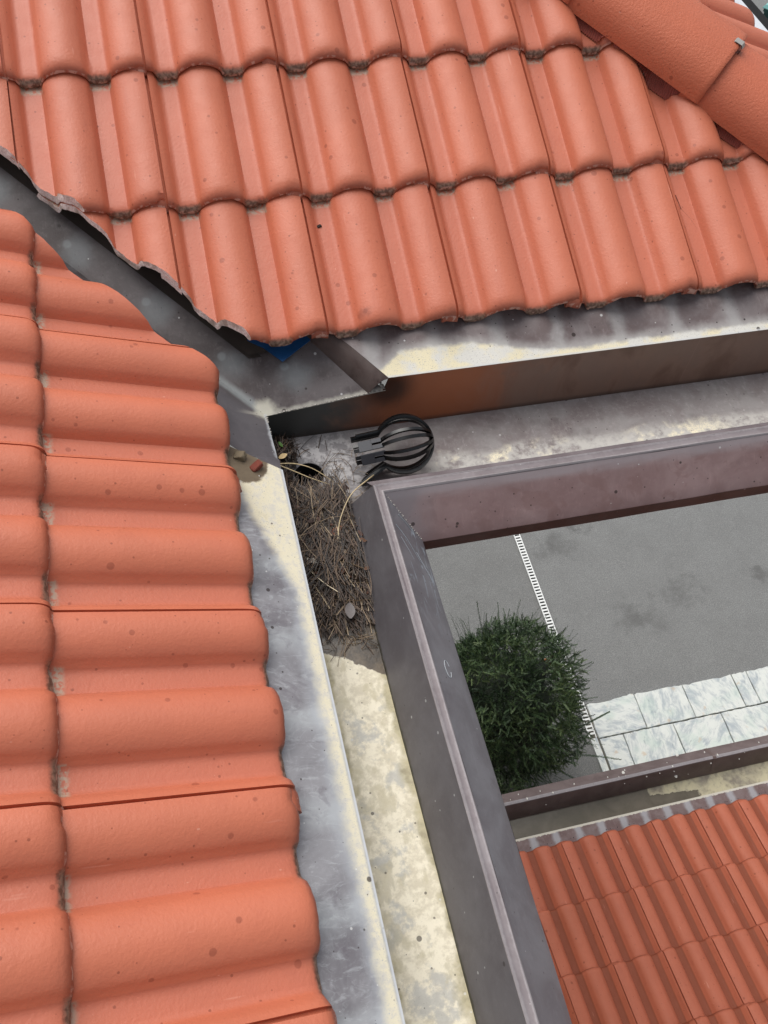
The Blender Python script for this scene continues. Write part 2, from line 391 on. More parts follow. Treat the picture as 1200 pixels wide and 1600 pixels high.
def tube(pts, r0, r1=None, n=5):
    """closed tapered tube through points"""
    r1 = r0 if r1 is None else r1
    pts = [Vector(p) for p in pts]; V = []; F = []
    for i, p in enumerate(pts):
        d = (pts[min(i + 1, len(pts) - 1)] - pts[max(i - 1, 0)]).normalized()
        a = d.orthogonal().normalized() if i == 0 else (a - d * a.dot(d)).normalized()
        b = d.cross(a); r = r0 + (r1 - r0) * i / (len(pts) - 1)
        for k in range(n):
            an = 2 * math.pi * k / n; V.append(p + a * (r * math.cos(an)) + b * (r * math.sin(an)))
        if i:
            for k in range(n):
                q = (i - 1) * n; F.append((q + k, q + (k + 1) % n, q + n + (k + 1) % n, q + n + k))
    F.append(tuple(range(n))[::-1]); F.append(tuple(range(len(V) - n, len(V))))
    return V, F
class MB:
    def __init__(s): s.V = []; s.F = []
    def add(s, vf):
        k = len(s.V); s.V += [tuple(v) for v in vf[0]]; s.F += [tuple(i + k for i in f) for f in vf[1]]; return s

# ------------------------------------------------------------------ ground
def m_asphalt():
    t = NT("asphalt", .85); p = t.pos(); x, y, z = t.sep(p)
    f = t.noise(p, 95, 3, .7); m = t.noise(p, 3, 4); v = t.voro(p, 110)
    c = t.mix(t.sm(f, .30, .70), (.108, .110, .108, 1), (.232, .236, .231, 1))
    c = t.mix(t.mul(t.sm(m, .35, .7), .30), c, (.12, .120, .118, 1))
    c = t.mix(t.mul(t.sm(t.noise(p, 14, 5, .7), .45, .7), .22), c, (.105, .104, .100, 1))
    c = t.mix(t.mul(t.sm(x, 3.62, 3.5), .22), c, (.10, .098, .092, 1))
    c = t.mix(t.mul(t.sm(t.sep(v.outputs['Color'])[0], .86, .92), .14), c, (.42, .42, .41, 1))
    n = t.noise(p, 5, 4, .65)
    for q, r in (((4.0, 5.0, -9), .28), ((5.25, 4.12, -9), .26), ((4.62, 3.88, -9), .30), ((4.35, 5.15, -9), .12), ((6.3, 4.2, -9), .14)):
        e = t.add(t.vdist(t.vmul(p, (1, 1.3, 1)), (q[0], q[1] * 1.3, q[2])), t.mul(t.sub(n, .5), 1.1))
        c = t.mix(t.mul(t.sm(e, r * 1.3, -r * .3), t.add(.35, t.mul(f, .35))), c, (.060, .058, .056, 1))
    return t.done(c, None, t.bump(f, .5, .004))
M_ASPH = m_asphalt()
g = mk("ground", [(-60, -60, -9), (60, -60, -9), (60, 60, -9), (-60, 60, -9)], [(0, 1, 2, 3)], M_ASPH, smooth=False, origin=(0, 0, -9))
tag(g, kind='structure')

# paved path of stone slabs
def m_stone():
    t = NT("quartzite", .55); p = t.pos(); r = t.rnd()
    cv = t.N.new("ShaderNodeCombineXYZ"); t.w(cv.inputs[0], t.mul(r, 40)); t.w(cv.inputs[1], t.mul(r, 17)); t.w(cv.inputs[2], 0.0)
    rot = t.N.new("ShaderNodeVectorRotate"); rot.rotation_type = 'Z_AXIS'; t.w(rot.inputs['Vector'], p); t.w(rot.inputs['Angle'], t.mul(r, 6.0))
    v = t.vadd(rot.outputs[0], cv.outputs[0])
    a = t.noise(t.vmul(v, (1, .45, 1)), 13, 7, .72, .5); b = t.noise(t.vmul(v, (1, .3, 1)), 32, 6, .75, .5); d = t.noise(v, 4, 3)
    c = t.mix(t.sm(a, .35, .58), S(158, 166, 170), S(202, 205, 200))
    c = t.mix(t.mul(t.sm(d, .5, .7), .45), c, S(170, 188, 178))
    c = t.mix(t.mul(t.sm(b, .57, .70), .65), c, S(122, 132, 138))
    c = t.mix(t.mul(t.sm(t.noise(v, 9, 4), .62, .74), .6), c, S(184, 160, 130))
    return t.done(c, None, t.bump(a, .4, .01))
M_STONE = m_stone()
pav = bpy.data.objects.new("path", None); COL.objects.link(pav); pav.location = R3((3.6, 2.3, -9)); pav['kind'] = 'structure'
jb = mk("bedding", *box(3.56, 9.7, .9, 2.99, -8.998, -8.985), flat("mortar_bed", S(92, 88, 80), .9), pav, smooth=False)
def slab(x0, x1, y0, y1, rough_top):
    n = 14; pts = []
    jx = lambda: random.uniform(-.004, .004)
    for i in range(n): pts.append((x0 + (x1 - x0) * i / n, y0 + jx()))
    for i in range(4): pts.append((x1 + jx(), y0 + (y1 - y0) * i / 4))
    for i in range(n):
        u = x1 + (x0 - x1) * i / n; pts.append((u, y1 + (mnoise.noise((u * 3, y1, 0)) * .035 + mnoise.noise((u * 26, 1, 0)) * .016 if rough_top else jx())))
    for i in range(4): pts.append((x0 + jx(), y1 + (y0 - y1) * i / 4))
    top = -8.955 + random.uniform(-.004, .004); tl = random.uniform(-.003, .003)
    V = [(x, y, -8.992) for x, y in pts] + [(x, y, top - .006 + tl * (x - x0)) for x, y in pts]
    cx, cy = (x0 + x1) / 2, (y0 + y1) / 2
    V += [(cx + (x - cx) * .985, cy + (y - cy) * .98, top + tl * (x - x0)) for x, y in pts]
    k = len(pts); F = [(i, (i + 1) % k, k + (i + 1) % k, k + i) for i in range(k)] + [(k + i, k + (i + 1) % k, 2 * k + (i + 1) % k, 2 * k + i) for i in range(k)]
    F.append(tuple(range(2 * k, 3 * k)))
    o = mk("paving_slab", V, F, M_STONE, pav, smooth=False)
gp = .008
XA = [3.63, 4.180, 4.745, 5.34, 5.52, 6.25, 6.9, 7.5, 8.2, 8.9, 9.6]
XB = [3.63, 3.895, 4.47, 5.03, 5.61, 6.2, 6.75, 7.4, 8.1, 8.8, 9.6]
XC = [3.63, 4.3, 4.9, 5.5, 6.1, 6.7, 7.3, 8.0, 8.7, 9.6]
for XS, y0, y1, rt in ((XA, 2.645, 3.02, True), (XB, 2.15, 2.633, False), (XC, 1.55, 2.138, False), (XA, .95, 1.538, False)):
    for a, b in zip(XS, XS[1:]): slab(a + gp / 2, b - gp / 2, y0, y1, rt)

# drain channel with a white grate
dr = thing("drain_channel", "narrow white slotted drain grate running across the grey driveway past the dark shrub", "drain", (3.58, 3, -9))
M_WHITE = flat("white_grate", S(214, 216, 214), .5, 0, .08)
mk("channel", *box(3.545, 3.615, 2.66, 9.0, -8.998, -8.990), M_DARK, dr, smooth=False)
rail = MB(); rail.add(box(3.541, 3.551, 2.66, 9.0, -8.990, -8.972)); rail.add(box(3.609, 3.619, 2.66, 9.0, -8.990, -8.972))
mk("rail", rail.V, rail.F, M_WHITE, dr, smooth=False)
sl = MB(); y = 2.70
while y < 8.99:
    sl.add(box(3.551, 3.609, y, y + .020, -8.988, -8.973)); y += .040
o = mk("slat", sl.V, sl.F, M_WHITE, dr, smooth=False); o['kind'] = 'stuff'
mk("end_plate", *box(3.545, 3.615, 2.30, 2.655, -8.997, -8.965), M_STONE, dr, smooth=False)

# ------------------------------------------------------------------ house walls (below the eaves)
M_REND = flat("render", S(206, 198, 184), .9, 0, .06, 4, .002)
wall = thing("house_wall", "plain rendered wall of the house under the long left gutter", "wall", (-.5, 0, -9))
mk("wall", *box(-.75, -.45, -4.0, 4.6, -9.02, -1.75), M_REND, wall, smooth=False)
wall2 = thing("house_wall", "plain rendered wall of the low wing under its tiled roof", "wall", (3, .5, -9))
mk("wall", *box(-.45, 7.0, .35, .6, -9.02, -5.72), M_REND, wall2, smooth=False)

# ------------------------------------------------------------------ tiles
PITCH = 23.0; TILT = 4.1; TH = .040
def roll(s):
    if s <= 0 or s >= 1: return 0.0
    u = abs(2 * s - 1)
    f = min(1, (1 - u) / .14)
    return TH * (1 - u * u) ** .62 * (.55 + .45 * f * f * (3 - 2 * f)) * min(1, .35 + .65 * f)
def prof(x):
    if x < 0: return roll((x + .086) / .111) - .012
    if x < .025: return roll((x + .086) / .111) - .001
    return max(roll((x - .064) / .111), roll((x - .214) / .111))
TPATH = [(.42, 0), (.36, 0), (.30, 0), (.24, 0), (.18, 0), (.12, 0), (.07, 0), (.035, 0), (.022, -.0004), (.015, -.0016), (.009, -.0042),
         (.0045, -.0082), (.0015, -.0125), (.0, -.0175), (.0015, -.0212), (.005, -.0225), (.02, -.020), (.12, -.015), (.27, -.014), (.42, -.014)]
def tile_geo(seed, nx=46, path=TPATH):
    xs = list(np.linspace(-.038, -.0006, 7)) + [.0006] + list(np.linspace(.0006, .2945, nx))[1:]
    V = []; F = []; n = len(path)
    for x in xs:
        h = prof(x); k = h / TH if x >= 0 else .4
        wob = mnoise.noise((x * 55, seed * 3.1, 0)) ; w2 = mnoise.noise((x * 170, seed * 5.7, 2.0))
        chip = max(0, mnoise.noise((x * 26, seed * 9.3, 5)) - .28) * .022
        if x > .262: chip += .014 * (.5 + .5 * mnoise.noise((x * 60, seed, 8))) * min(1, (x - .262) / .012)
        for (py, dz) in path:
            y = py; z = h + dz
            if py < .05:
                f = max(0, 1 - py / .022)
                y = py * (1 + .6 * max(0, k) * max(0, 1 - py / .06)) + f * (wob * .0016 + w2 * .0011)
                if dz < -.004: y += chip * (.35 + .65 * min(1, -dz / .02)) ; z += w2 * .0008
                if x < 0: y -= .005; z -= .003 * f
            V.append((x, y, z))
    m = len(xs)
    for i in range(m - 1):
        for j in range(n):
            a, b = i * n + j, i * n + (j + 1) % n; F.append((a, b, b + n, a + n))
    F.append(tuple(range(n))[::-1]); F.append(tuple(range((m - 1) * n, m * n)))
    return V, F
def dense_path():
    ys = np.linspace(.42, .035, 42); bs = np.linspace(.03, .42, 24)
    return [(y, 0) for y in ys] + TPATH[8:16] + [(y, -.020 + .006 * min(1, (y - .02) / .1)) for y in bs]
TILES = []
for s in range(5):
    me = bpy.data.meshes.new("roof_tile"); me.from_pydata(*((lambda g_: (g_[0], [], g_[1]))(tile_geo(s)))); TILES.append(finish(me, M_TILE, True, 50))
TILES_LOW = []
for s in range(3):
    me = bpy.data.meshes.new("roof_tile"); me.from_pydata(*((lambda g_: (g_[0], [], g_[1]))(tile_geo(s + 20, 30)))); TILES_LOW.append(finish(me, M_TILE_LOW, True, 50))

def frame(xdir, updir_h, pitch):
    X = Vector(xdir); Y = Vector(updir_h) * math.cos(pitch) + Vector((0, 0, 1)) * math.sin(pitch); Z = X.cross(Y)
    m = Matrix.Identity(4)
    for i in range(3): m[i][0], m[i][1], m[i][2] = X[i], Y[i], Z[i]
    return m
def cut_tile(mw, nrm, off, amp, seed, mats):
    """a copy of the tile sawn along the plan line nrm.(x,y) = off, keeping the side nrm points to; edge left ragged by amp"""
    inv = mw.inverted(); V, F = tile_geo(seed, 70, dense_path())
    tdir = Vector((-nrm[1], nrm[0]))
    W_ = []
    for v in V:
        p = mw @ Vector(v); s = p.x * tdir.x + p.y * tdir.y
        d = amp * (mnoise.noise((s * 30, seed, 0)) + .6 * mnoise.noise((s * 95, seed, p.z * 60)))
        W_.append((p.x + nrm[0] * d, p.y + nrm[1] * d, p.z))
    bm = bmesh.new(); vs = [bm.verts.new(w) for w in W_]
    for f in F: bm.faces.new([vs[i] for i in f])
    res = bmesh.ops.bisect_plane(bm, geom=bm.verts[:] + bm.edges[:] + bm.faces[:], plane_co=(nrm[0] * off, nrm[1] * off, 0), plane_no=(nrm[0], nrm[1], 0), clear_inner=True)
    if not bm.verts: bm.free(); return None
    ed = [e for e in res['geom_cut'] if isinstance(e, bmesh.types.BMEdge)]
    for f in bm.faces: f.material_index = 0
    if ed:
        r2 = bmesh.ops.triangle_fill(bm, use_beauty=True, use_dissolve=False, edges=ed)
        for f in r2['geom']:
            if isinstance(f, bmesh.types.BMFace): f.material_index = 1
    for v in bm.verts:
        s = v.co.x * tdir.x + v.co.y * tdir.y
        d = amp * (mnoise.noise((s * 30, seed, 0)) + .6 * mnoise.noise((s * 95, seed, v.co.z * 60)))
        v.co.x -= nrm[0] * d; v.co.y -= nrm[1] * d
        v.co = inv @ v.co
    me = bpy.data.meshes.new("roof_tile"); bm.to_mesh(me); bm.free()
    mi = [p.material_index for p in me.polygons]
    finish(me, mats, True, 50)
    return me
S2 = math.sqrt(2)
def lay(parent, X, U, pitch, P0, kx, ky, wid, gauge, scale, meshes, cuts, tilt=TILT, jit=1.0):
    """rows of tiles; P0 = place of a joint at the eave on the roof plane; cuts = [(nrm, off, amp)]"""
    fr = frame(X, U, rad(pitch)); ft = frame(X, U, rad(pitch - tilt))
    n = fr.col[2].xyz; up = fr.col[1].xyz; xv = Vector(X)
    base = Vector(P0) - n * .030 * scale
    k = 0
    for r in ky:
        for c in kx:
            k += 1; rr = random.Random(k * 7 + int(P0[0] * 100))
            p = base + xv * (wid * c) + up * (gauge * r) + n * rr.uniform(-.001, .001) * jit + xv * rr.uniform(-.001, .001) * jit + up * rr.uniform(-.003, .003) * jit
            mw = Matrix.Translation(R3(p)) @ ft @ Matrix.Rotation(rad(rr.uniform(-.25, .25) * jit), 4, 'Z') @ Matrix.Scale(scale, 4)
            cor = [mw @ Vector((x, y, 0)) for x in (-.038, .297) for y in (-.002, .42)]
            keep = True; hit = None
            for nrm, off, amp in cuts:
                ds = [q.x * nrm[0] + q.y * nrm[1] - off for q in cor]
                if max(ds) <= .012: keep = False
                elif min(ds) < 0: hit = (nrm, off, amp)
            if not keep: continue
            me = rr.choice(meshes) if hit is None else cut_tile(mw, hit[0], hit[1], hit[2], k % 50, [meshes[0].materials[0], M_CUT])
            if me is not None: link("roof_tile", me, parent, mw)

TR = rad(PITCH); TN = math.tan(TR)
VU, VL = 1.583, 1.425                    # plan lines x + y of the sawn edges either side of the valley
HU = 3.27                                # plan line of the hip cut
roof_u = thing("tiled_roof", "terracotta tiled slope above the cross gutter, between the metal valley and the hip ridge", "roof", (.7, 1.9, -1.3), "terracotta tiled roof slopes")
lay(roof_u, (1, 0, 0), (0, 1, 0), PITCH, (.330, 1.418, -1.432), range(-6, 6), range(0, 5), .30, .336, 1.0, TILES,
    [((1 / S2, 1 / S2), VU / S2, .0035), ((-1 / S2, -1 / S2), -HU / S2, .003)])
roof_l = thing("tiled_roof", "terracotta tiled slope along the left edge, its wide tiles ending at the long gutter", "roof", (-.3, .6, -1.3), "terracotta tiled roof slopes")
lay(roof_l, (0, 1, 0), (-1, 0, 0), PITCH, (.083, .768, -1.432), range(-5, 5), range(0, 4), .315, .353, 1.05, TILES,
    [((-1 / S2, -1 / S2), -VL / S2, .0012)])
roof_e = thing("tiled_roof", "sliver of terracotta tiled slope behind the hip ridge in the top corner", "roof", (1.8, 2.6, -1.4), "terracotta tiled roof slopes")
lay(roof_e, (0, 1, 0), (-1, 0, 0), PITCH, (1.962, 2.62, -1.432), range(-5, 5), range(0, 4), .30, .336, 1.0, TILES,
    [((1 / S2, 1 / S2), 3.53 / S2, .002)])
roof_w = thing("tiled_roof", "lower terracotta tiled roof seen far below, beyond the long gutter", "roof", (3, .3, -5.6), "terracotta tiled roof slopes")
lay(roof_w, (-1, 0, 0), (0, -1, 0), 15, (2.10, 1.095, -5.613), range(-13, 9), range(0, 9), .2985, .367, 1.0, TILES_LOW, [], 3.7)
M_DECK = flat("roof_underlay", S(60, 52, 46), .9)
def deck(parent, pts, d=-.105):
    V = [(x, y, z + d) for x, y, z in pts]; mk("roof_deck", V + [(x, y, z - .012) for x, y, z in V], [tuple(range(len(V))), tuple(range(len(V), 2 * len(V)))[::-1]], M_DECK, parent, smooth=False)
zu = lambda y: -1.432 + TN * (y - 1.418)
zl_ = lambda x: -1.432 + TN * (.083 - x)
ze = lambda x: -1.432 + TN * (1.962 - x)
deck(roof_u, [(x, y, zu(y)) for x, y in ((.155, 1.46), (1.92, 1.46), (.40, 2.98), (-1.36, 2.98))])
deck(roof_l, [(x, y, zl_(x)) for x, y in ((.03, -.8), (.03, 1.36), (-1.2, 2.59), (-1.2, -.8))])
deck(roof_e, [(x, y, ze(x)) for x, y in ((1.93, 1.45), (1.93, 4.1), (.6, 4.1), (.6, 2.78))])
mk("roof_deck", *box(-.6, 6.2, -2.2, 1.0, -5.76, -5.75), M_DECK, roof_w, smooth=False)

# ------------------------------------------------------------------ hip ridge
HL, HWD, HHT = .405, .140, .105
hfr = Matrix.Identity(4)
hs_ = math.atan(TN / S2)
hx = Vector((1, 1, 0)) / S2; hy = Vector((-math.cos(hs_) / S2, math.cos(hs_) / S2, math.sin(hs_))); hz = hx.cross(hy)
for i in range(3): hfr[i][0], hfr[i][1], hfr[i][2] = hx[i], hy[i], hz[i]
hip0 = Vector((1.356 + .086, 1.867 + .086, -1.241))
ridge = thing("hip_ridge", "row of rounded terracotta hip caps crossing the top corner of the roof", "ridge", hip0)
def cap_mesh(seed):
    V = []; F = []; na = 25; ys = [0, .004, .012, .03, .10, .2, .3, .40, .455]
    def ring(y, wd, ht, extra=0.0):
        out = []
        for i in range(na):
            a = math.pi * i / (na - 1); ca, sa = math.cos(a), math.sin(a)
            rx = wd * (1 - .055 * y / .4); rz = ht * (1 - .05 * y / .4)
            xx = -rx * (abs(ca) ** .85) * (1 if ca > 0 else -1); zz = rz * (abs(sa) ** .8)
            nn = mnoise.noise((xx * 40, y * 40, seed)) * .0012
            out.append((xx, y + nn, zz + nn))
        return out
    rings = [ring(.0, HWD - .017, HHT - .018), ring(-.001, HWD - .003, HHT - .003)] + [ring(y, HWD, HHT) for y in ys[1:]]
    rings[2] = ring(.004, HWD, HHT)
    rings += [ring(.455, HWD - .016, HHT - .016), ring(.0, HWD - .017, HHT - .018)]
    for r_ in rings: V += r_
    for j in range(len(rings) - 1):
        for i in range(na - 1):
            a = j * na + i; F.append((a, a + na, a + na + 1, a + 1))
    n = len(rings)
    F.append(tuple(j * na for j in range(n))); F.append(tuple(j * na + na - 1 for j in range(n))[::-1])
    me = bpy.data.meshes.new("hip_cap"); me.from_pydata(V, [], F); return finish(me, M_CAP, True, 45)
CAPS = [cap_mesh(s) for s in range(3)]
M_CLIP = flat("clip_metal", S(190, 184, 176), .35, .7, .1)
for k in range(-2, 4):
    q = hip0 + hy * (HL * k) + hz * (0.0)
    mw = Matrix.Translation(R3(q)) @ hfr @ Matrix.Rotation(rad(-1.9), 4, 'X')
    link("hip_cap", CAPS[k % 3], ridge, mw)
    cl = MB(); pts = [(.0, .016, HHT + .0035), (.0, -.004, HHT + .004), (.0, -.010, HHT - .004), (.0, -.009, HHT - .026)]
    for a, b in zip(pts, pts[1:]):
        i0 = len(cl.V)
        cl.V += [(-.011, a[1], a[2]), (.011, a[1], a[2]), (.011, b[1], b[2]), (-.011, b[1], b[2])]; cl.F.append((i0, i0 + 1, i0 + 2, i0 + 3))
        i0 = len(cl.V)
        cl.V += [(-.011, a[1] + .0015, a[2] - .002), (.011, a[1] + .0015, a[2] - .002), (.011, b[1] + .002, b[2]), (-.011, b[1] + .002, b[2])]; cl.F.append((i0 + 3, i0 + 2, i0 + 1, i0))
    me = bpy.data.meshes.new("clip"); me.from_pydata(cl.V, [], cl.F); finish(me, M_CLIP, True)
    link("clip", me, ridge, mw)
# pleated roll under the caps, pressed down on the wavy tiles
def surf_u(x, y):
    s = (y - 1.418) / math.cos(TR); r = max(0, math.floor(s / .336 + .0)); sy = s - r * .336
    xl = (x - .330) % .30
    return zu(y) - .030 / math.cos(TR) + (prof(xl) - sy * math.tan(rad(TILT))) / math.cos(TR)
M_PLEAT = flat("pleated_flashing_paint", S(138, 66, 52), .6, .1, .25, 40)
V = []; F = []; n = 720; a0 = (.90, 2.40)
for i in range(n):
    u = i / (n - 1) * 1.5
    cx, cy = 2.37 - .0 - 1.5 + u, 0
    cx = .55 + u; pl = (1 if i % 2 else -1) * .0016
    for j, (off, lift) in enumerate(((3.34, .070), (3.285, .045), (3.245, .022), (3.212, .006))):
        X_ = cx + (off - 3.25) / 2; Y_ = off - X_
        z0 = surf_u(X_, Y_)
        zc = zu(Y_) + .02
        z = z0 + .004 if j == 3 else (z0 * .55 + (zc) * .45 + lift * .35)
        wob = .010 * mnoise.noise((u * 9, j, 0))
        V.append((X_ + wob, Y_ + wob, z + pl))
for i in range(n - 1):
    for j in range(3):
        a = i * 4 + j; F.append((a, a + 4, a + 5, a + 1))
mk("pleated_flashing", V, F, M_PLEAT, ridge, smooth=False)

# ------------------------------------------------------------------ main box gutter: one profile swept round the inner corner
XE, YE = 2.25, -1.0
ZB, ZF, ZL = -1.522, -1.690, -1.542
gut = thing("box_gutter", "large weathered metal box gutter turning the inner corner of the roof", "gutter", (.24, 1.22, ZF))
def leg(name, side, prof_, mat, edge=None, seg=60, wave=.0008):
    """prof_ = [(xl, yu, z)]: offsets of the left leg and of the upper leg; side L or U; mitred at the corner"""
    V = []; F = []; E = []; n = len(prof_)
    for i in range(seg + 1):
        f = (i / seg) ** 1.0
        for j, (xl, yu, z) in enumerate(prof_):
            w = wave * mnoise.noise((f * 14, j * .7 + (0 if side == 'U' else 9), 3.3)) * min(1, f * 8)
            if side == 'U': V.append((xl + (XE - xl) * f, yu + w, z + w))
            else: V.append((xl + w, yu + (YE - yu) * f, z + w))
            E.append(0 if edge is None else edge[j])
    for i in range(seg):
        for j in range(n - 1):
            a = i * n + j; q = (a, a + 1, a + n + 1, a + n); F.append(q if side == 'U' else q[::-1])
    o = mk(name, V, F, mat, gut, angle=30)
    if edge is not None:
        at = o.data.attributes.new("edge", 'FLOAT', 'POINT'); at.data.foreach_set('value', E)
    return o
INL = [(.307, 1.117, ZF), (.330, 1.094, -1.617), (.3535, 1.0705, ZL)]
LIP = [(.3535, 1.0705, ZL), (.3538, 1.0702, ZL + .0025), (.3555, 1.0685, ZL + .0042), (.3575, 1.067, ZL + .003), (.363, 1.0595, ZL + .0016), (.3685, 1.0525, ZL + .003),
       (.3705, 1.0505, ZL + .0042), (.3725, 1.0485, ZL + .002), (.3735, 1.0475, ZL - .001)]
LIPE = [.4, .8, 1, .8, .1, .7, 1, 1, .6]
OUT = [(.3735, 1.0475, ZL - .001), (.392, 1.029, -1.566), (.4105, 1.0105, -1.589), (.429, .991, -1.612), (.446, .974, -1.633), (.4475, .9725, -1.637)]
RET = [(.4475, .9725, -1.637), (.4475, .9725, -1.672), (.430, .990, -1.676)]
leg("front_panel", 'L', INL, M_INL); leg("front_panel", 'U', INL, M_INU)
leg("lip", 'L', LIP, M_LIP, LIPE); leg("lip", 'U', LIP, M_LIP, LIPE)
leg("fascia", 'L', OUT, M_OL); leg("fascia", 'U', OUT, M_OU)
leg("fascia_return", 'L', RET, M_RET); leg("fascia_return", 'U', RET, M_RET)
leg("soffit_panel", 'L', [(.430, .990, -1.676), (.32, 1.13, -1.70)], M_RET, seg=4); leg("soffit_panel", 'U', [(.430, .990, -1.676), (.32, 1.13, -1.70)], M_RET, seg=4)
# folded bead inside the lip of the upper run
bead = [(.3435, 1.0845, ZL - .010), (.344, 1.0840, ZL - .004), (.347, 1.0790, ZL - .0035), (.3533, 1.0708, ZL - .001)]
leg("lip_bead", 'U', bead, M_INU)
# back panels
def back_panel_u():
    xs = [.173, .24, .32, .40, .441, .4425, .452] + list(np.linspace(.5, XE, 40)); V = []; F = []
    for i, x in enumerate(xs):
        top = -1.598 + .035 * (x - .173) / .27 if x <= .441 else (-1.560 if x < .45 else ZB)
        for k in range(6):
            zz = ZF + (top - ZF) * k / 5
            V.append((x, 1.342 + .0012 * mnoise.noise((x * 6, k * .6, 0)) * (k not in (0, 5)), zz))
        if i:
            for k in range(5):
                a = (i - 1) * 6 + k; F.append((a, a + 6, a + 7, a + 1))
    mk("back_panel", V, F, M_WU, gut, angle=25)
back_panel_u()
V = []; F = []
ys = [1.342, 1.25, 1.166, 1.150, 1.12, 1.08] + list(np.linspace(1.0, YE, 24))
for i, y in enumerate(ys):
    top = -1.598 + (.012 if y < 1.3 else 0) if y > 1.155 else (-1.56 if y > 1.13 else ZB)
    for k in range(3): V.append((.173, y, ZF + (top - ZF) * k / 2))
    if i:
        for k in range(2):
            a = (i - 1) * 3 + k; F.append((a, a + 1, a + 4, a + 3))
mk("back_panel", V, F, M_WL, gut, smooth=False)
# floor with a round outlet
HC, HR = (.252, 1.236), .034
def gutter_floor():
    V = []; F = []; n = 48
    x0, x1, y0, y1 = .173, .335, 1.12, 1.342
    for k in range(n):
        a = 2 * math.pi * k / n; c, s = math.cos(a), math.sin(a)
        V.append((HC[0] + HR * c, HC[1] + HR * s, ZF - .010))
    for k in range(n):
        a = 2 * math.pi * k / n; c, s = math.cos(a), math.sin(a)
        V.append((HC[0] + (HR + .008) * c, HC[1] + (HR + .008) * s, ZF - .001))
    for k in range(n):
        a = 2 * math.pi * k / n; c, s = math.cos(a), math.sin(a)
        t1 = ((x1 if c > 0 else x0) - HC[0]) / c if abs(c) > 1e-6 else 1e9
        t2 = ((y1 if s > 0 else y0) - HC[1]) / s if abs(s) > 1e-6 else 1e9
        t = min(t1, t2); V.append((HC[0] + t * c, HC[1] + t * s, ZF))
    for r_ in (0, 1):
        for k in range(n):
            a, b = r_ * n + k, r_ * n + (k + 1) % n; F.append((a, a + n, b + n, b))
    # square off the corners of the ring
    k0 = len(V); V += [(x1, y1, ZF), (x0, y1, ZF), (x0, y0, ZF), (x1, y0, ZF)]
    for ci, (cx, cy) in enumerate(((x1, y1), (x0, y1), (x0, y0), (x1, y0))):
        an = math.atan2(cy - HC[1], cx - HC[0]) % (2 * math.pi); k = int(an / (2 * math.pi) * n)
        F.append((2 * n + k, k0 + ci, 2 * n + (k + 1) % n))
    b0 = len(V)
    def grid(xa, xb, ya, yb, nx, ny):
        b = len(V)
        for i in range(nx + 1):
            for j in range(ny + 1):
                x, y = xa + (xb - xa) * i / nx, ya + (yb - ya) * j / ny
                e = 0 if i in (0, nx) or j in (0, ny) else .0022 * mnoise.noise((x * 5, y * 5, 1))
                V.append((x, y, ZF + e))
        for i in range(nx):
            for j in range(ny):
                a = b + i * (ny + 1) + j; F.append((a, a + ny + 1, a + ny + 2, a + 1))
    grid(x1, XE, 1.105, y1, 40, 6); grid(x0, .311, YE, y0, 6, 40); grid(.311, .335, 1.105, 1.12, 1, 1)
    mk("gutter_floor", V, F, M_FLOOR, gut, angle=60)
gutter_floor()
V = []; F = []; n = 32
for z in (ZF - .009, ZF - .30):
    for k in range(n):
        a = 2 * math.pi * k / n; V.append((HC[0] + (HR + .0005) * math.cos(a), HC[1] + (HR + .0005) * math.sin(a), z))
F = [(k, k + n, (k + 1) % n + n, (k + 1) % n) for k in range(n)] + [tuple(range(n, 2 * n))]
mk("outlet_pipe", V, F, M_DARK, gut)

# eave flashings and valley tray: a set of sheet metal of its own
def sheet(name, nu, nv, fn, mat, parent, thick=.0012):
    V = []; F = []
    for i in range(nu + 1):
        for j in range(nv + 1): V.append(fn(i / nu, j / nv))
    top = len(V)
    for i in range(nu):
        for j in range(nv):
            a = i * (nv + 1) + j; F.append((a, a + nv + 1, a + nv + 2, a + 1))
    V += [(x, y, z - thick) for x, y, z in V]
    for f in list(F): F.append(tuple(q + top for q in f[::-1]))
    for j in range(nv):
        for i0 in (0, nu):
            a = i0 * (nv + 1) + j; F.append((a, a + 1, a + 1 + top, a + top))
    for i in range(nu):
        for j0 in (0, nv):
            a = i * (nv + 1) + j0; F.append((a, a + nv + 1, a + nv + 1 + top, a + top))
    return mk(name, V, F, mat, parent, angle=35)
def zfu(d): return ZB + .0015 + (.40 * d if d < .078 else .0312 + .30 * (d - .078))
fu = thing("eave_flashing", "sloping metal eave flashing with a chalky white edge below the upper tiles", "flashing", (1.2, 1.38, ZB), "metal flashings along the gutter")
def f_up(u, v):
    d = v * .22; x0 = .452 - .72 * d * 1.25; x = x0 + (XE - x0) * u
    return (x, 1.3405 + d, zfu(d) + .0012 * mnoise.noise((x * 9, d * 9, 0)) * (1 if v > .05 else 0))
sheet("sheet", 60, 8, f_up, M_FU, fu)
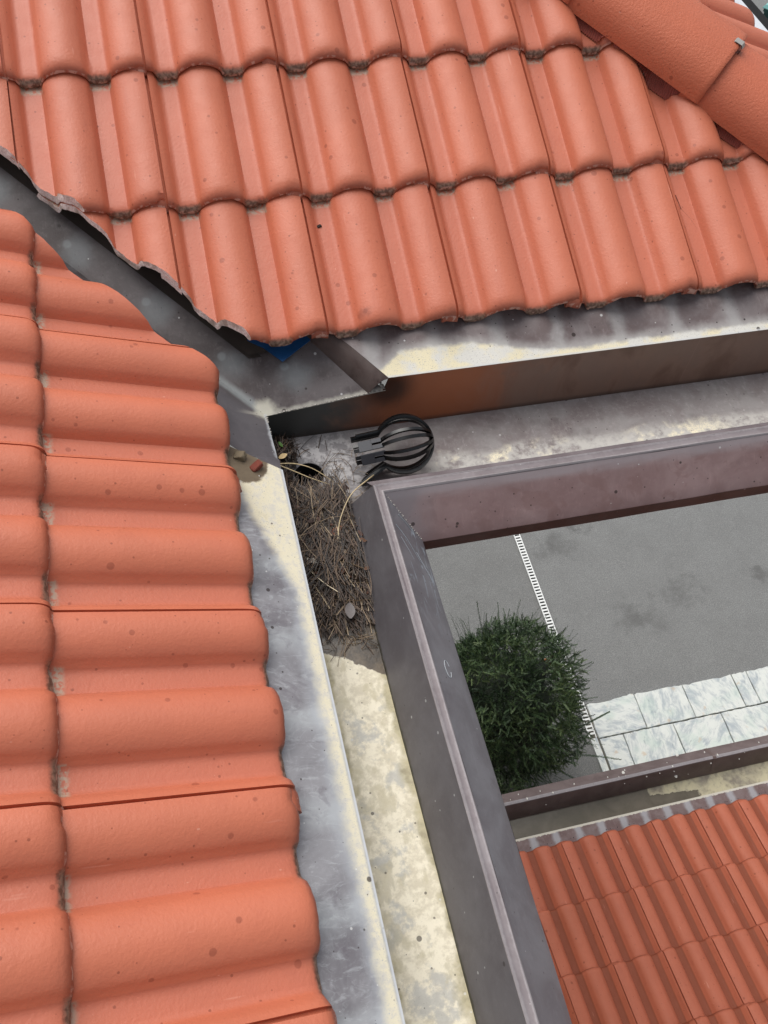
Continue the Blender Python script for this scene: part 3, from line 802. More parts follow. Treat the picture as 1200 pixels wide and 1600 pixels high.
# the fold that drops from this flashing to the valley tray
ZV = -1.598
def tray_z(x, y):
    a = y - 1.342; ap = .173 - x; s = ap - a
    if s <= 0: return ZV + .424 * a + .128 * (-s)
    z = ZV + .424 * ap + .045 * s
    k = min(1, max(0, (1.342 - y) / .19)); zt = ZB - .004 + .36 * ap if ap < .09 else ZB - .004 + .0324 + .30 * (ap - .09)
    kk = k * k * (3 - 2 * k); kk = kk * .55 if k < .9 else kk * .9
    return z + (zt - z) * kk
def f_fold(u, v):
    d = u * .22; e = f_up(0, u); xe, ye, zz = e
    bx, by = .443 - .72 * d * 1.25 - .034 * (1 - .3 * u), 1.3415 + d
    if u == 0: by = 1.3415
    bz = tray_z(bx, by) + .001
    k = v; bulge = .004 * math.sin(math.pi * v)
    return (xe + (bx - xe) * (k ** .8), ye + (by - ye) * k, zz - .001 + (bz - zz) * (k ** 1.15) + bulge)
M_FOLD = m_plain("zinc_fold", S(62, 48, 44), S(96, 84, 80), .8, .3)
sheet("fold_strip", 12, 5, f_fold, M_FOLD, fu)
fl = thing("eave_flashing", "sloping metal eave flashing with a cream crusted edge beside the left tiles", "flashing", (.12, .4, ZB), "metal flashings along the gutter")
def zfl(d): return ZB + .0015 + (.36 * d if d < .09 else .0324 + .30 * (d - .09))
def f_left(u, v):
    d = v * .22; y1 = 1.128 + .52 * d; y = y1 + (YE - y1) * u
    return (.1745 - d, y, zfl(d) + .0012 * mnoise.noise((y * 9, d * 9, 4)) * (1 if v > .05 else 0))
sheet("sheet", 60, 8, f_left, M_FL, fl)
tr = thing("valley_flashing", "dark metal valley tray running up between the two cut tile edges", "flashing", (.1, 1.45, -1.56), "metal flashings along the gutter")
def f_tray(side):
    def f(u, v):                          # u along the valley, v away from it
        L = -.02 + 1.3 * u
        cx, cy = .173 - L, 1.342 + L
        if u == 0: cx, cy = .1735, 1.3415
        if side: x, y = cx + .275 * v, cy
        else: x, y = cx, cy - .22 * v
        if not side and u == 0: x = .1735
        return (x, y, tray_z(x, y) + (.0012 * mnoise.noise((x * 14, y * 14, 2)) if u > 0 else 0))
    return f
sheet("sheet", 60, 10, f_tray(True), M_TRAY, tr); sheet("sheet", 60, 10, f_tray(False), M_TRAY, tr)
# solder lumps at the corner joints
M_SOLD = flat("solder", S(150, 146, 140), .4, .4, .3, 200)
sol = MB()
def lumps(a, b, n, r):
    for i in range(n):
        f = (i + random.random() * .6) / n
        p = Vector(a).lerp(Vector(b), f); rr = r * random.uniform(.5, 1.2)
        bm = bmesh.new(); bmesh.ops.create_icosphere(bm, subdivisions=1, radius=rr, matrix=Matrix.Translation(p) @ Matrix.Diagonal((random.uniform(1, 2), random.uniform(.8, 1.3), .45, 1)))
        sol.add(([v.co[:] for v in bm.verts], [[w.index for w in f_.verts] for f_ in bm.faces])) if bm.verts.index_update() is None else None
        bm.free()
lumps((.20, 1.3425, -1.592), (.44, 1.3425, -1.561), 26, .0026)
lumps((.1725, 1.335, -1.596), (.1725, 1.20, -1.588), 20, .0024)
lumps((.445, 1.342, -1.557), (.43, 1.352, -1.535), 10, .0032)
mk("solder_joint", sol.V, sol.F, M_SOLD, gut)['kind'] = 'stuff'
sol = MB(); lumps((.376, 1.045, -1.546), (.445, .975, -1.632), 26, .0018)
mk("mitre_solder", sol.V, sol.F, M_SOLD, gut)['kind'] = 'stuff'
# chalk scribbles on the fascia of the left run
M_CHALK = flat("chalk", S(176, 182, 186), .9)
def on_out(x, y):                        # fascia slope of the left run
    f = (x - .3735) / (.446 - .3735); return (x, y, ZL - .001 + (-1.633 - ZL + .001) * f + .0012)
ch = MB(); ch.add(tube([on_out(.405 + .006 * math.cos(a) , .655 + .018 * math.sin(a)) for a in np.linspace(.4, 6.0, 14)], .0007, .0007, 4))
mk("chalk_mark", ch.V, ch.F, M_CHALK, gut)
M_SCR = flat("scratched_metal", S(150, 156, 162), .6)
for pts, r_ in ((((.380, .972), (.398, .950), (.420, .905), (.440, .893)), .0008), (((.384, .945), (.396, .915), (.404, .900)), .0006), (((.396, 1.008), (.414, .992), (.430, .978)), .0009), (((.416, .925), (.432, .880), (.443, .860)), .0007)):
    mk("scratch", *tube([on_out(x_ + .0015 * math.sin(k_ * 2.1), y_) for k_, (x_, y_) in enumerate(pts)], r_, r_ * .4, 4), M_SCR, gut)

# ------------------------------------------------------------------ blue membrane corner under the upper tiles
bl = [(.150, 1.495, -1.505), (.190, 1.470, -1.512), (.2265, 1.4265, -1.519), (.275, 1.458, -1.512), (.335, 1.492, -1.500), (.34, 1.56, -1.475), (.15, 1.58, -1.470)]
n = len(bl)
o = mk("membrane_flap", bl + [(x, y, z - .002) for x, y, z in bl], [tuple(range(n)), tuple(range(n, 2 * n))[::-1]] + [(i, (i + 1) % n, n + (i + 1) % n, n + i) for i in range(n)],
       flat("blue_membrane", (.010, .070, .200, 1), .45), origin=bl[2], smooth=False)
tag(o, "bright blue membrane corner peeking out under the lowest upper tile", "membrane")

# ------------------------------------------------------------------ leaf strainer lying in the upper run
st = thing("leaf_strainer", "black plastic balloon leaf strainer lying on its side in the gutter", "strainer", (.47, 1.255, ZF))
M_BLK = flat("black_plastic", S(12, 12, 13), .27, 0, .2); M_GRYP = flat("sheen_plastic", S(58, 59, 64), .5, 0, .2, 60)  # greyer copy of the plastic paints the sheen on the clips facing up
SO = Vector((.468, 1.226, ZF + .069)); BR = .066
ax = Vector((.975, -.02, .16)).normalized(); e1 = Vector((0, 1, 0)); e1 = (e1 - ax * e1.dot(ax)).normalized(); e2 = ax.cross(e1)
def rib(phi, splay=0.0, leglen=.062):
    pts = []
    rd = e1 * math.cos(phi) + e2 * math.sin(phi)
    for a in np.linspace(.12, 2.52, 16): pts.append(SO + ax * (BR * math.cos(a)) + rd * (BR * math.sin(a)))
    cr = BR * math.sin(2.52); last = SO + ax * (BR * math.cos(2.52)) + rd * cr
    for k in (.25, .6, 1.0): pts.append(last + ax * (-leglen * k) + rd * (splay * k))
    return pts
def ribbon(pts, w, t, phi):
    """flat bar: w across, t deep"""
    V = []; F = []; side = (-e1 * math.sin(phi) + e2 * math.cos(phi))
    for i, p in enumerate(pts):
        d = (pts[min(i + 1, len(pts) - 1)] - pts[max(0, i - 1)]).normalized(); nn = d.cross(side).normalized()
        for a, b in ((-1, -1), (1, -1), (1, 1), (-1, 1)): V.append(p + side * (a * w / 2) + nn * (b * t / 2))
        if i:
            q = (i - 1) * 4
            for k in range(4): F.append((q + k, q + (k + 1) % 4, q + 4 + (k + 1) % 4, q + 4 + k))
    F.append((3, 2, 1, 0)); m = len(V); F.append((m - 4, m - 3, m - 2, m - 1)); return V, F
CLIPS = [(107, 0), (147, 0), (44, 0), (18, 0), (214, 1), (238, 1)]
for deg, low in CLIPS:
    ph = rad(deg); rd = e1 * math.cos(ph) + e2 * math.sin(ph); sd_ = -e1 * math.sin(ph) + e2 * math.cos(ph)
    for dp_ in ((-8, 8) if deg in (107, 147) else (-13, -1, 12)):
        mk("rib", *ribbon(rib(rad(deg + dp_), .030 if low else .0), .0072, .0066, rad(deg + dp_)), M_BLK, st, angle=50)
    cr = BR * math.sin(2.52) + .002; sp = .030 if low else 0
    base = SO + ax * (BR * math.cos(2.52)) + rd * cr
    mbp = MB()
    for (u0, u1, wv, s0) in ((-.006, .022, .0090, -.0072), (-.006, .022, .0090, .0072), (.020, .050, .0235, 0)):
        p0 = base - ax * u0 + rd * (sp * u0 / .062); p1 = base - ax * u1 + rd * (sp * u1 / .062); Vv = []
        for p in (p0, p1):
            for a, b in ((-1, 0), (1, 0), (1, 1), (-1, 1)): Vv.append(p + sd_ * (s0 + a * wv / 2) + rd * (b * .0045))
        mbp.add((Vv, [(0, 1, 5, 4), (1, 2, 6, 5), (2, 3, 7, 6), (3, 0, 4, 7), (3, 2, 1, 0), (4, 5, 6, 7)]))
    mk("prong_clip", mbp.V, mbp.F, M_GRYP if deg in (107, 147) else M_BLK, st, smooth=False)
cap_ = []; 
bm = bmesh.new(); bmesh.ops.create_uvsphere(bm, u_segments=14, v_segments=8, radius=.012)
bm.verts.index_update(); rot = ax.to_track_quat('Z', 'Y').to_matrix()
mk("crown_knob", [SO + ax * (BR - .004) + rot @ Vector((v.co.x, v.co.y, v.co.z * .35)) for v in bm.verts], [[w.index for w in f.verts] for f in bm.faces], M_BLK, st); bm.free()

# ------------------------------------------------------------------ needles and silt round the outlet
def mound(x, y):
    """thickness of the litter over the gutter floor"""
    if not (.80 < y < 1.335 and .17 < x < .345): return 0.0
    e = min(1, max(0, (y - .842 - .03 * mnoise.noise((x * 30, 0, 4))) / .12)) * min(1, max(0, (1.172 - y) / .045))
    m = .044 * e * (1 - .35 * ((x - .24) / .08) ** 2)
    m2 = .034 * max(0, 1 - ((x - .192) / .040) ** 2) * max(0, 1 - ((y - 1.285) / .062) ** 2) ** .6
    m3 = .020 * max(0, 1 - ((x - .19) / .03) ** 2) * (1 if 1.12 < y < 1.3 else 0)
    hd = math.hypot(x - HC[0], y - HC[1]); k = min(1, max(0, (hd - HR - .002) / .02))
    return max(m, m2, m3) * k
V = []; F = []; nx, ny = 24, 80
for i in range(nx + 1):
    for j in range(ny + 1):
        x = .174 + (.140) * i / nx; y = .80 + .54 * j / ny
        m = mound(x, y); zfl_ = ZF + (max(0, x - .307) * 3.2)
        V.append((x, y, zfl_ + m * .70 * (.8 + .5 * mnoise.noise((x * 60, y * 60, 0))) - (.0015 if m < .002 else 0)))
for i in range(nx):
    for j in range(ny):
        if max(mound(.174 + .14 * (i + a) / nx, .80 + .54 * (j + b) / ny) for a in (0, 1) for b in (0, 1)) > .0015:
            a = i * (ny + 1) + j; F.append((a, a + ny + 1, a + ny + 2, a + 1))
t = NT("wet_silt", .55); p = t.pos(); nn = t.noise(p, 130, 4)
M_SILT = t.done(t.mix(t.sm(nn, .35, .65), S(16, 13, 10), S(46, 36, 27)), None, t.bump(nn, .9, .006))
tag(mk("silt", V, F, M_SILT, origin=(.24, 1.0, ZF)), "dark rotting silt heaped under the needles in the gutter", "silt", kind='stuff')
t = NT("dry_needle", .6); a = t.attr("tone"); r_ = t.N.new("ShaderNodeValToRGB"); t.w(r_.inputs[0], a)
cr_ = r_.color_ramp; cr_.elements[0].color = S(34, 25, 19); cr_.elements[1].color = S(210, 194, 164)
for q, c_ in ((.3, S(70, 50, 36)), (.55, S(118, 97, 74)), (.8, S(156, 138, 110))):
    e_ = cr_.elements.new(q); e_.color = c_
M_NEED = t.done(r_.outputs[0])
def needle(p, ang, L, lift, bend, r, n=5):
    pts = []
    for i in range(n):
        f = i / (n - 1) - .5; a = ang + bend * f
        pts.append((p[0] + math.cos(a) * L * f, p[1] + math.sin(a) * L * f, p[2] + lift * f + (abs(bend) * .010) * (1 - 4 * f * f)))
    return tube(pts, r, r * .6, 3)
nd = MB(); tone = []
def put(p, ang, L, lift, bend, r, tn, n=5):
    g0 = len(nd.V); nd.add(needle(p, ang, L, lift, bend, r, n)); tone.extend([tn] * (len(nd.V) - g0))
def clampx(x, L, ang):
    hw = abs(math.cos(ang)) * L / 2
    return min(max(x, .178 + hw), .322 - hw) if hw < .07 else .250
cnt = 0
while cnt < 2300:
    x = random.uniform(.176, .318); y = random.uniform(.80, 1.33); m = mound(min(x, .31), y)
    if m < .004 and random.random() > .05: continue
    if math.hypot(x - HC[0], y - HC[1]) < HR + .012: continue
    corner = y > 1.21
    L = random.uniform(.03, .06) if corner else random.uniform(.05, .135)
    ang = random.gauss(math.pi / 2, .55) + random.choice((.35, -.55, -.2))
    x = clampx(x, L, ang)
    if math.hypot(x - HC[0], y - HC[1]) < HR + L * (.45 if corner else .30): continue
    z = ZF + max(0, x - .307) * 2.6 + m * random.uniform(.45, 1.12) + .002
    tn = min(1, max(0, random.gauss(.18 if not corner else .10, .26 if not corner else .16)))
    if y < .93: tn = min(1, tn + .04)
    put((x, y, z), ang, L, random.uniform(-.012, .012), random.gauss(0, .22), random.uniform(.0007, .0013), tn); cnt += 1
for k in range(90):                      # loose ones on the floor beyond the heap
    x, y = random.choice(((random.uniform(.19, .30), random.uniform(.77, .88)), (random.uniform(.28, .42), random.uniform(1.14, 1.28))))
    put((x, y, ZF + .002), random.uniform(0, 3.14), random.uniform(.02, .06), .001, random.uniform(-.6, .6), .0007, random.uniform(.3, .7))
o = mk("needle_litter", nd.V, nd.F, M_NEED, origin=(.24, 1.0, ZF), angle=60)
at = o.data.attributes.new("tone", 'FLOAT', 'POINT'); at.data.foreach_set('value', tone)
tag(o, "tangled dry brown pine needles clogging the gutter below the outlet hole", "pine needles", kind='stuff')
# scraps of leaf in the heap (nobody could count them)
sc_ = MB(); tone = []
for k in range(150):
    x, y = random.uniform(.182, .322), random.uniform(.83, 1.33)
    if mound(min(x, .32), y) < .01: continue
    z = ZF + mound(min(x, .32), y) * random.uniform(.8, 1.1) + max(0, x - .307) * 2.6 + .002
    L, w_ = random.uniform(.004, .011), random.uniform(.002, .005); a = random.uniform(0, 6.28); c, s = math.cos(a), math.sin(a)
    pts = [(-L, 0, 0), (-L * .3, w_, .002), (L * .5, w_ * .7, .001), (L, 0, .003), (L * .4, -w_, 0), (-L * .4, -w_ * .8, .001)]
    sc_.add(([(x + c * u - s * v, y + s * u + c * v, z + h_ + random.uniform(-.001, .002)) for u, v, h_ in pts], [(0, 1, 5), (1, 2, 4, 5), (2, 3, 4)]))
    tone += [random.choice((.12, .25, .4, .6))] * 6
t = NT("leaf_scrap", .7); a = t.attr("tone"); r_ = t.N.new("ShaderNodeValToRGB"); t.w(r_.inputs[0], a); cr_ = r_.color_ramp
cr_.elements[0].color = S(36, 24, 18); cr_.elements[1].color = S(128, 96, 64); e_ = cr_.elements.new(.5); e_.color = S(78, 46, 31)
M_SCRAP = t.done(r_.outputs[0])
o = mk("leaf_litter", sc_.V, sc_.F, M_SCRAP, origin=(.24, 1.0, ZF), smooth=False)
at = o.data.attributes.new("tone", 'FLOAT', 'POINT'); at.data.foreach_set('value', tone)
tag(o, "small brown leaf scraps scattered among the needles in the gutter", "leaf scraps", kind='stuff')

def leaf(name, p, L, w_, ang, col, label, tilt=.2, curl=.25):
    V = []; F = []; n = 8
    R_ = Matrix.Rotation(ang, 3, 'Z') @ Matrix.Rotation(tilt, 3, 'X')
    for i in range(n + 1):
        f = i / n; ww = w_ * math.sin(math.pi * (f * .92 + .04)) ** .8
        for s in (-1, 0, 1):
            q = R_ @ Vector(((f - .5) * L, s * ww, (0 if s == 0 else curl * ww) + .12 * L * (f - .5) ** 2 * 2)); V.append((p[0] + q.x, p[1] + q.y, p[2] + q.z))
    for i in range(n):
        for s in (0, 1):
            a = i * 3 + s; F.append((a, a + 3, a + 4, a + 1))
    m = len(V); V += [(x, y, z - .0006) for x, y, z in V]; F += [tuple(q + m for q in f[::-1]) for f in F]
    o = mk(name, V, F, flat(name + "_skin", col, .6, 0, .2, 150), origin=p); tag(o, label, "leaf"); return o
leaf("leaf", (.208, .976, ZF + .044), .024, .006, -.7, S(206, 200, 188), "small pale whitish leaf lying on the needle heap")
leaf("leaf", (.262, .852, ZF + .030), .036, .011, 1.4, S(112, 106, 104), "grey crumpled leaf at the lower edge of the needle heap")
leaf("leaf", (.272, 1.040, ZF + .044), .034, .007, .5, S(138, 74, 42), "reddish brown curled leaf in the upper needle heap")
leaf("leaf", (.196, 1.262, ZF + .040), .022, .006, .4, S(206, 178, 128), "tan leaf on the dark litter in the gutter corner")
leaf("leaf", (.197, 1.296, ZF + .040), .018, .004, 1.9, S(70, 104, 40), "tiny green leaf on the dark litter in the gutter corner")
M_STRAW = flat("straw", S(196, 176, 138), .6, 0, .2, 120)
def stem(pts, r, label):
    P_ = [Vector(p) for p in pts]; out = []
    for i in range(len(P_) - 1):
        a = P_[max(0, i - 1)]; b = P_[i]; c = P_[i + 1]; d = P_[min(len(P_) - 1, i + 2)]
        for f in np.linspace(0, 1, 7)[:-1]:
            out.append(.5 * (2 * b + (c - a) * f + (2 * a - 5 * b + 4 * c - d) * f * f + (3 * b - a - 3 * c + d) * f ** 3))
    out.append(P_[-1]); vf = tube(out, r, r * .6, 6)
    tag(mk("dry_stem", *vf, M_STRAW, origin=pts[0]), label, "stem")
stem([(.180, 1.243, ZF + .040), (.22, 1.236, ZF + .040), (.26, 1.218, ZF + .033), (.300, 1.190, ZF + .012)], .0015, "pale straw stem crossing the outlet hole, uppermost of the two")
stem([(.186, 1.235, ZF + .042), (.215, 1.215, ZF + .040), (.245, 1.195, ZF + .036), (.288, 1.178, ZF + .022)], .0014, "pale straw stem crossing the lower part of the outlet hole")
stem([(.405, 1.190, ZF + .030), (.370, 1.160, ZF + .045), (.320, 1.115, ZF + .060), (.285, 1.060, ZF + .052), (.270, 1.010, ZF + .046)], .0016, "long pale straw stem arching from the leaf strainer to the needles")

# chips on the left flashing
def rock(name, p, dims, rot, col, label, cat):
    bm = bmesh.new(); bmesh.ops.create_cube(bm, size=1.0); bmesh.ops.bevel(bm, geom=bm.edges[:] , offset=.10, segments=1, affect='EDGES')
    bmesh.ops.subdivide_edges(bm, edges=bm.edges[:], cuts=1, use_grid_fill=True)
    Rm = Matrix.Rotation(rot, 3, 'Z') @ Matrix.Rotation(-.32, 3, 'Y')
    bm.verts.index_update(); V = []
    for v in bm.verts:
        q = v.co.copy(); q += Vector([mnoise.noise((q.x * 3 + s * 7, q.y * 3, q.z * 3 + p[0] * 50)) for s in range(3)]) * .10
        q = Rm @ Vector((q.x * dims[0], q.y * dims[1], q.z * dims[2])); V.append((p[0] + q.x, p[1] + q.y, p[2] + q.z))
    F = [[w.index for w in f.verts] for f in bm.faces]; bm.free()
    tag(mk(name, V, F, flat(name + "_body", col, .85, 0, .3, 180, .001), origin=p, smooth=False), label, cat)
rock("tile_fragment", (.121, 1.128, zfl(.052) + .006), (.026, .015, .012), .55, S(112, 52, 38), "small square red tile fragment on the wet patch of the left flashing", "fragment")
rock("stone", (.092, 1.152, zfl(.081) + .006), (.022, .018, .014), -.4, S(112, 100, 80), "small rough grey stone beside the red fragment on the flashing", "stone")
rock("dirt_clump", (.360, 1.690, surf_u(.36, 1.690) + .001), (.010, .007, .005), .3, S(36, 26, 22), "tiny dark clump of dirt on an upper roof tile", "dirt")

# loose needles on the tiles
def tile_needle(pts, col, label):
    Q = [(x, y, surf_u(x, y) + .002) for x, y in pts]; vf = tube(Q, .0010, .0006, 5)
    tag(mk("pine_needle", *vf, flat("tile_needle", col, .6), origin=Q[0]), label, "pine needle")
tile_needle([(1.243, 1.664), (1.250, 1.635), (1.249, 1.600), (1.240, 1.575)], S(96, 52, 38), "thin dark needle on the tile near the upper right edge")
tile_needle([(1.246, 1.666), (1.262, 1.645), (1.278, 1.618), (1.287, 1.590)], S(120, 66, 48), "thin curved reddish needle crossing the dark needle on the tile")
tile_needle([(-.318, 2.030), (-.331, 2.010), (-.340, 1.985)], S(58, 40, 34), "short dark twig on the tile near the upper left edge")

# ------------------------------------------------------------------ gutter and flashing of the low wing
lg = thing("low_gutter", "brown metal gutter with stagnant water along the low tiled roof", "gutter", (3, 1.3, -5.78))
GX0, GX1 = -.44, 6.6
def m_low_floor():
    t = metal("zinc_low_floor", .5, .1); p = t.pos(); x, y, z = t.sep(p)
    n1 = t.noise(p, 7, 4, .6, .4); n2 = t.noise(p, 30, 4, .6)
    wet = t.mix(t.sm(n1, .3, .7), S(94, 88, 74), S(112, 104, 90))
    dry = t.mix(t.sm(n1, .35, .6), S(150, 142, 128), S(206, 198, 166)); dry = t.mix(t.mul(t.sm(n2, .5, .7), .5), dry, S(120, 108, 100))
    e = t.sub(x, t.add(2.53, t.mul(t.sm(t.add(y, t.mul(t.sub(n2, .5), .03)), 1.275, 1.235), .33)))
    f = t.sm(t.add(e, t.mul(t.sub(n2, .5), .05)), -.008, .008)
    return t.done(t.mix(f, wet, dry), t.add(.22, t.mul(f, .45)), t.bump(t.mul(n2, f), .3, .004))
def lowleg(name, pts, mat, edge=None):
    V = []; F = []; n = len(pts); seg = 30
    for i in range(seg + 1):
        x = GX0 + (GX1 - GX0) * i / seg
        for (y, z) in pts: V.append((x, y + .002 * mnoise.noise((x * 2, y * 3, 0)), z))
    for i in range(seg):
        for j in range(n - 1):
            a = i * n + j; F.append((a, a + n, a + n + 1, a + 1))
    o = mk(name, V, F, mat, lg, angle=30)
    if edge:
        at = o.data.attributes.new("edge", 'FLOAT', 'POINT'); at.data.foreach_set('value', edge * (seg + 1))
M_LOWF = m_plain("zinc_low_fascia", S(98, 84, 82), S(114, 100, 98), .5, .15); M_LOWI = m_plain("zinc_low_inner", S(96, 80, 76), S(110, 94, 90), .5, .15)
lowleg("fascia", [(1.470, -5.73), (1.462, -5.69), (1.392, -5.622)], M_LOWF)
lowleg("lip", [(1.392, -5.622), (1.389, -5.618), (1.380, -5.618), (1.372, -5.618), (1.369, -5.624)], M_LIP, [.6, .95, .75, .95, .6])
lowleg("front_panel", [(1.369, -5.624), (1.320, -5.745), (1.316, -5.78)], M_LOWI)
lowleg("gutter_floor", [(1.316, -5.775), (1.25, -5.775), (1.19, -5.775), (1.165, -5.775)], m_low_floor())
lowleg("back_panel", [(1.170, -5.78), (1.170, -5.676)], M_LOWI)
for xj in (2.98, 5.4):
    mk("joint_strip", [(xj - .012 + a * .024, y, z) for a in (0, 1) for y, z in ((1.464, -5.688), (1.3925, -5.6195), (1.380, -5.6145), (1.368, -5.6195), (1.319, -5.743))],
       [(0, 5, 6, 1), (1, 6, 7, 2), (2, 7, 8, 3), (3, 8, 9, 4)], M_LOWI, lg, smooth=False)
# droppings on the lip
dp = MB()
for k in range(30):
    x = random.uniform(1.55, 3.6); y = random.choice((random.gauss(1.385, .03), random.uniform(1.33, 1.46)))
    z = -5.616 if 1.372 < y < 1.39 else (-5.622 - (y - 1.392) * .97 + .002 if y >= 1.39 else -5.620 - (1.372 - y) * 2.47 + .003)
    r = random.uniform(.002, .006) if random.random() < .85 else .011
    dp.add(([(x + r * math.cos(a) * random.uniform(.8, 1.2), y + r * 1.4 * math.sin(a), z + .001) for a in np.linspace(0, 6.28, 8)[:-1]] + [(x, y, z + .003)], [(i, (i + 1) % 7, 7) for i in range(7)]))
mk("droppings", dp.V, dp.F, flat("droppings_white", S(216, 214, 206), .8), lg, smooth=False)['kind'] = 'stuff'
lf = thing("eave_flashing", "narrow streaked metal flashing between the low gutter and low tiles", "flashing", (3, 1.13, -5.65), "metal flashings along the gutter")
def m_low_flash():
    t = metal("zinc_low_flash", .45, .2); p = t.pos(); x, y, z = t.sep(p); n1 = t.noise(p, 20, 4); n2 = t.noise(p, 80, 3)
    c = metal_base(t, p, S(100, 78, 76), S(120, 104, 102))
    ph = t.math('ABSOLUTE', t.sub(t.math('FRACT', t.math('DIVIDE', t.add(x, 3.045), .14925)), .5))
    c = t.mix(t.mul(t.sm(t.add(ph, t.mul(t.sub(n1, .5), .2)), .24, .06), .75), c, S(164, 164, 168))
    return t.done(t.mix(t.sm(t.add(y, t.mul(t.sub(n2, .5), .02)), 1.160, 1.164), c, S(196, 190, 176)))
def f_low(u, v):
    x = GX0 + (GX1 - GX0) * u; y = 1.175 - .20 * v
    return (x, y, -5.672 + .20 * v * .14)
sheet("sheet", 40, 8, f_low, m_low_flash(), lf)
# bristle comb under the low tiles
cb = MB()
x = -.40
while x < 5.5:
    if random.random() < .6:
        w_ = random.uniform(.003, .006); y1 = 1.096 + random.uniform(.002, .014)
        cb.add(box(x, x + w_, 1.05, y1, -5.668, -5.662))
    x += random.uniform(.012, .020)
mk("eave_comb", cb.V, cb.F, M_DARK, lf, smooth=False)['kind'] = 'stuff'

# eave of the slope behind the hip
ef = thing("eave_flashing", "pale metal eave strip with a dark rim in the top corner", "flashing", (2.03, 3, -1.5), "metal flashings along the gutter")
mk("sheet", [(x, y, z) for y in (1.3, 4.6) for x, z in ((1.80, -1.45), (1.95, -1.500), (2.040, -1.512), (2.062, -1.504), (2.066, -1.510), (2.064, -1.54))],
   [(j, j + 6, j + 7, j + 1) for j in range(5)], flat("pale_zinc", S(176, 180, 186), .4, .2, .12), ef, smooth=False)
mk("gutter_rim", [(x, y, z) for y in (1.3, 4.6) for x, z in ((2.067, -1.512), (2.104, -1.508), (2.106, -1.60), (2.067, -1.60))],
   [(j, j + 4, (j + 1) % 4 + 4, (j + 1) % 4) for j in range(4)], flat("dark_rim", S(12, 12, 13), .95), ef, smooth=False)

# ------------------------------------------------------------------ yew shrub
sh = thing("shrub", "dense dark green yew shrub beside the driveway drain", "shrub", (2.65, 2.95, -9))
SCN = Vector((2.41, 2.83, -7.98)); SR = Vector((.74, .76, 1.0))
M_BARK = flat("bark", S(70, 54, 42), .9, 0, .3, 40)
mk("trunk", *tube([(2.62, 2.9, -9.02), (2.61, 2.88, -8.6), (2.62, 2.86, -8.1), (2.60, 2.86, -7.5)], .06, .02, 8), M_BARK, sh)
limb = MB()
for k in range(26):
    z0 = random.uniform(-8.8, -7.6); a = random.uniform(0, 6.28); u = random.uniform(.4, .75)
    c = Vector((2.61, 2.87, z0)); e = SCN + Vector((SR.x * math.cos(a) * u, SR.y * math.sin(a) * u, (z0 - SCN.z) * .7 + .3))
    limb.add(tube([c, c.lerp(e, .5) + Vector((0, 0, -.03)), e], .018, .006, 5))
mk("limb", limb.V, limb.F, M_BARK, sh)
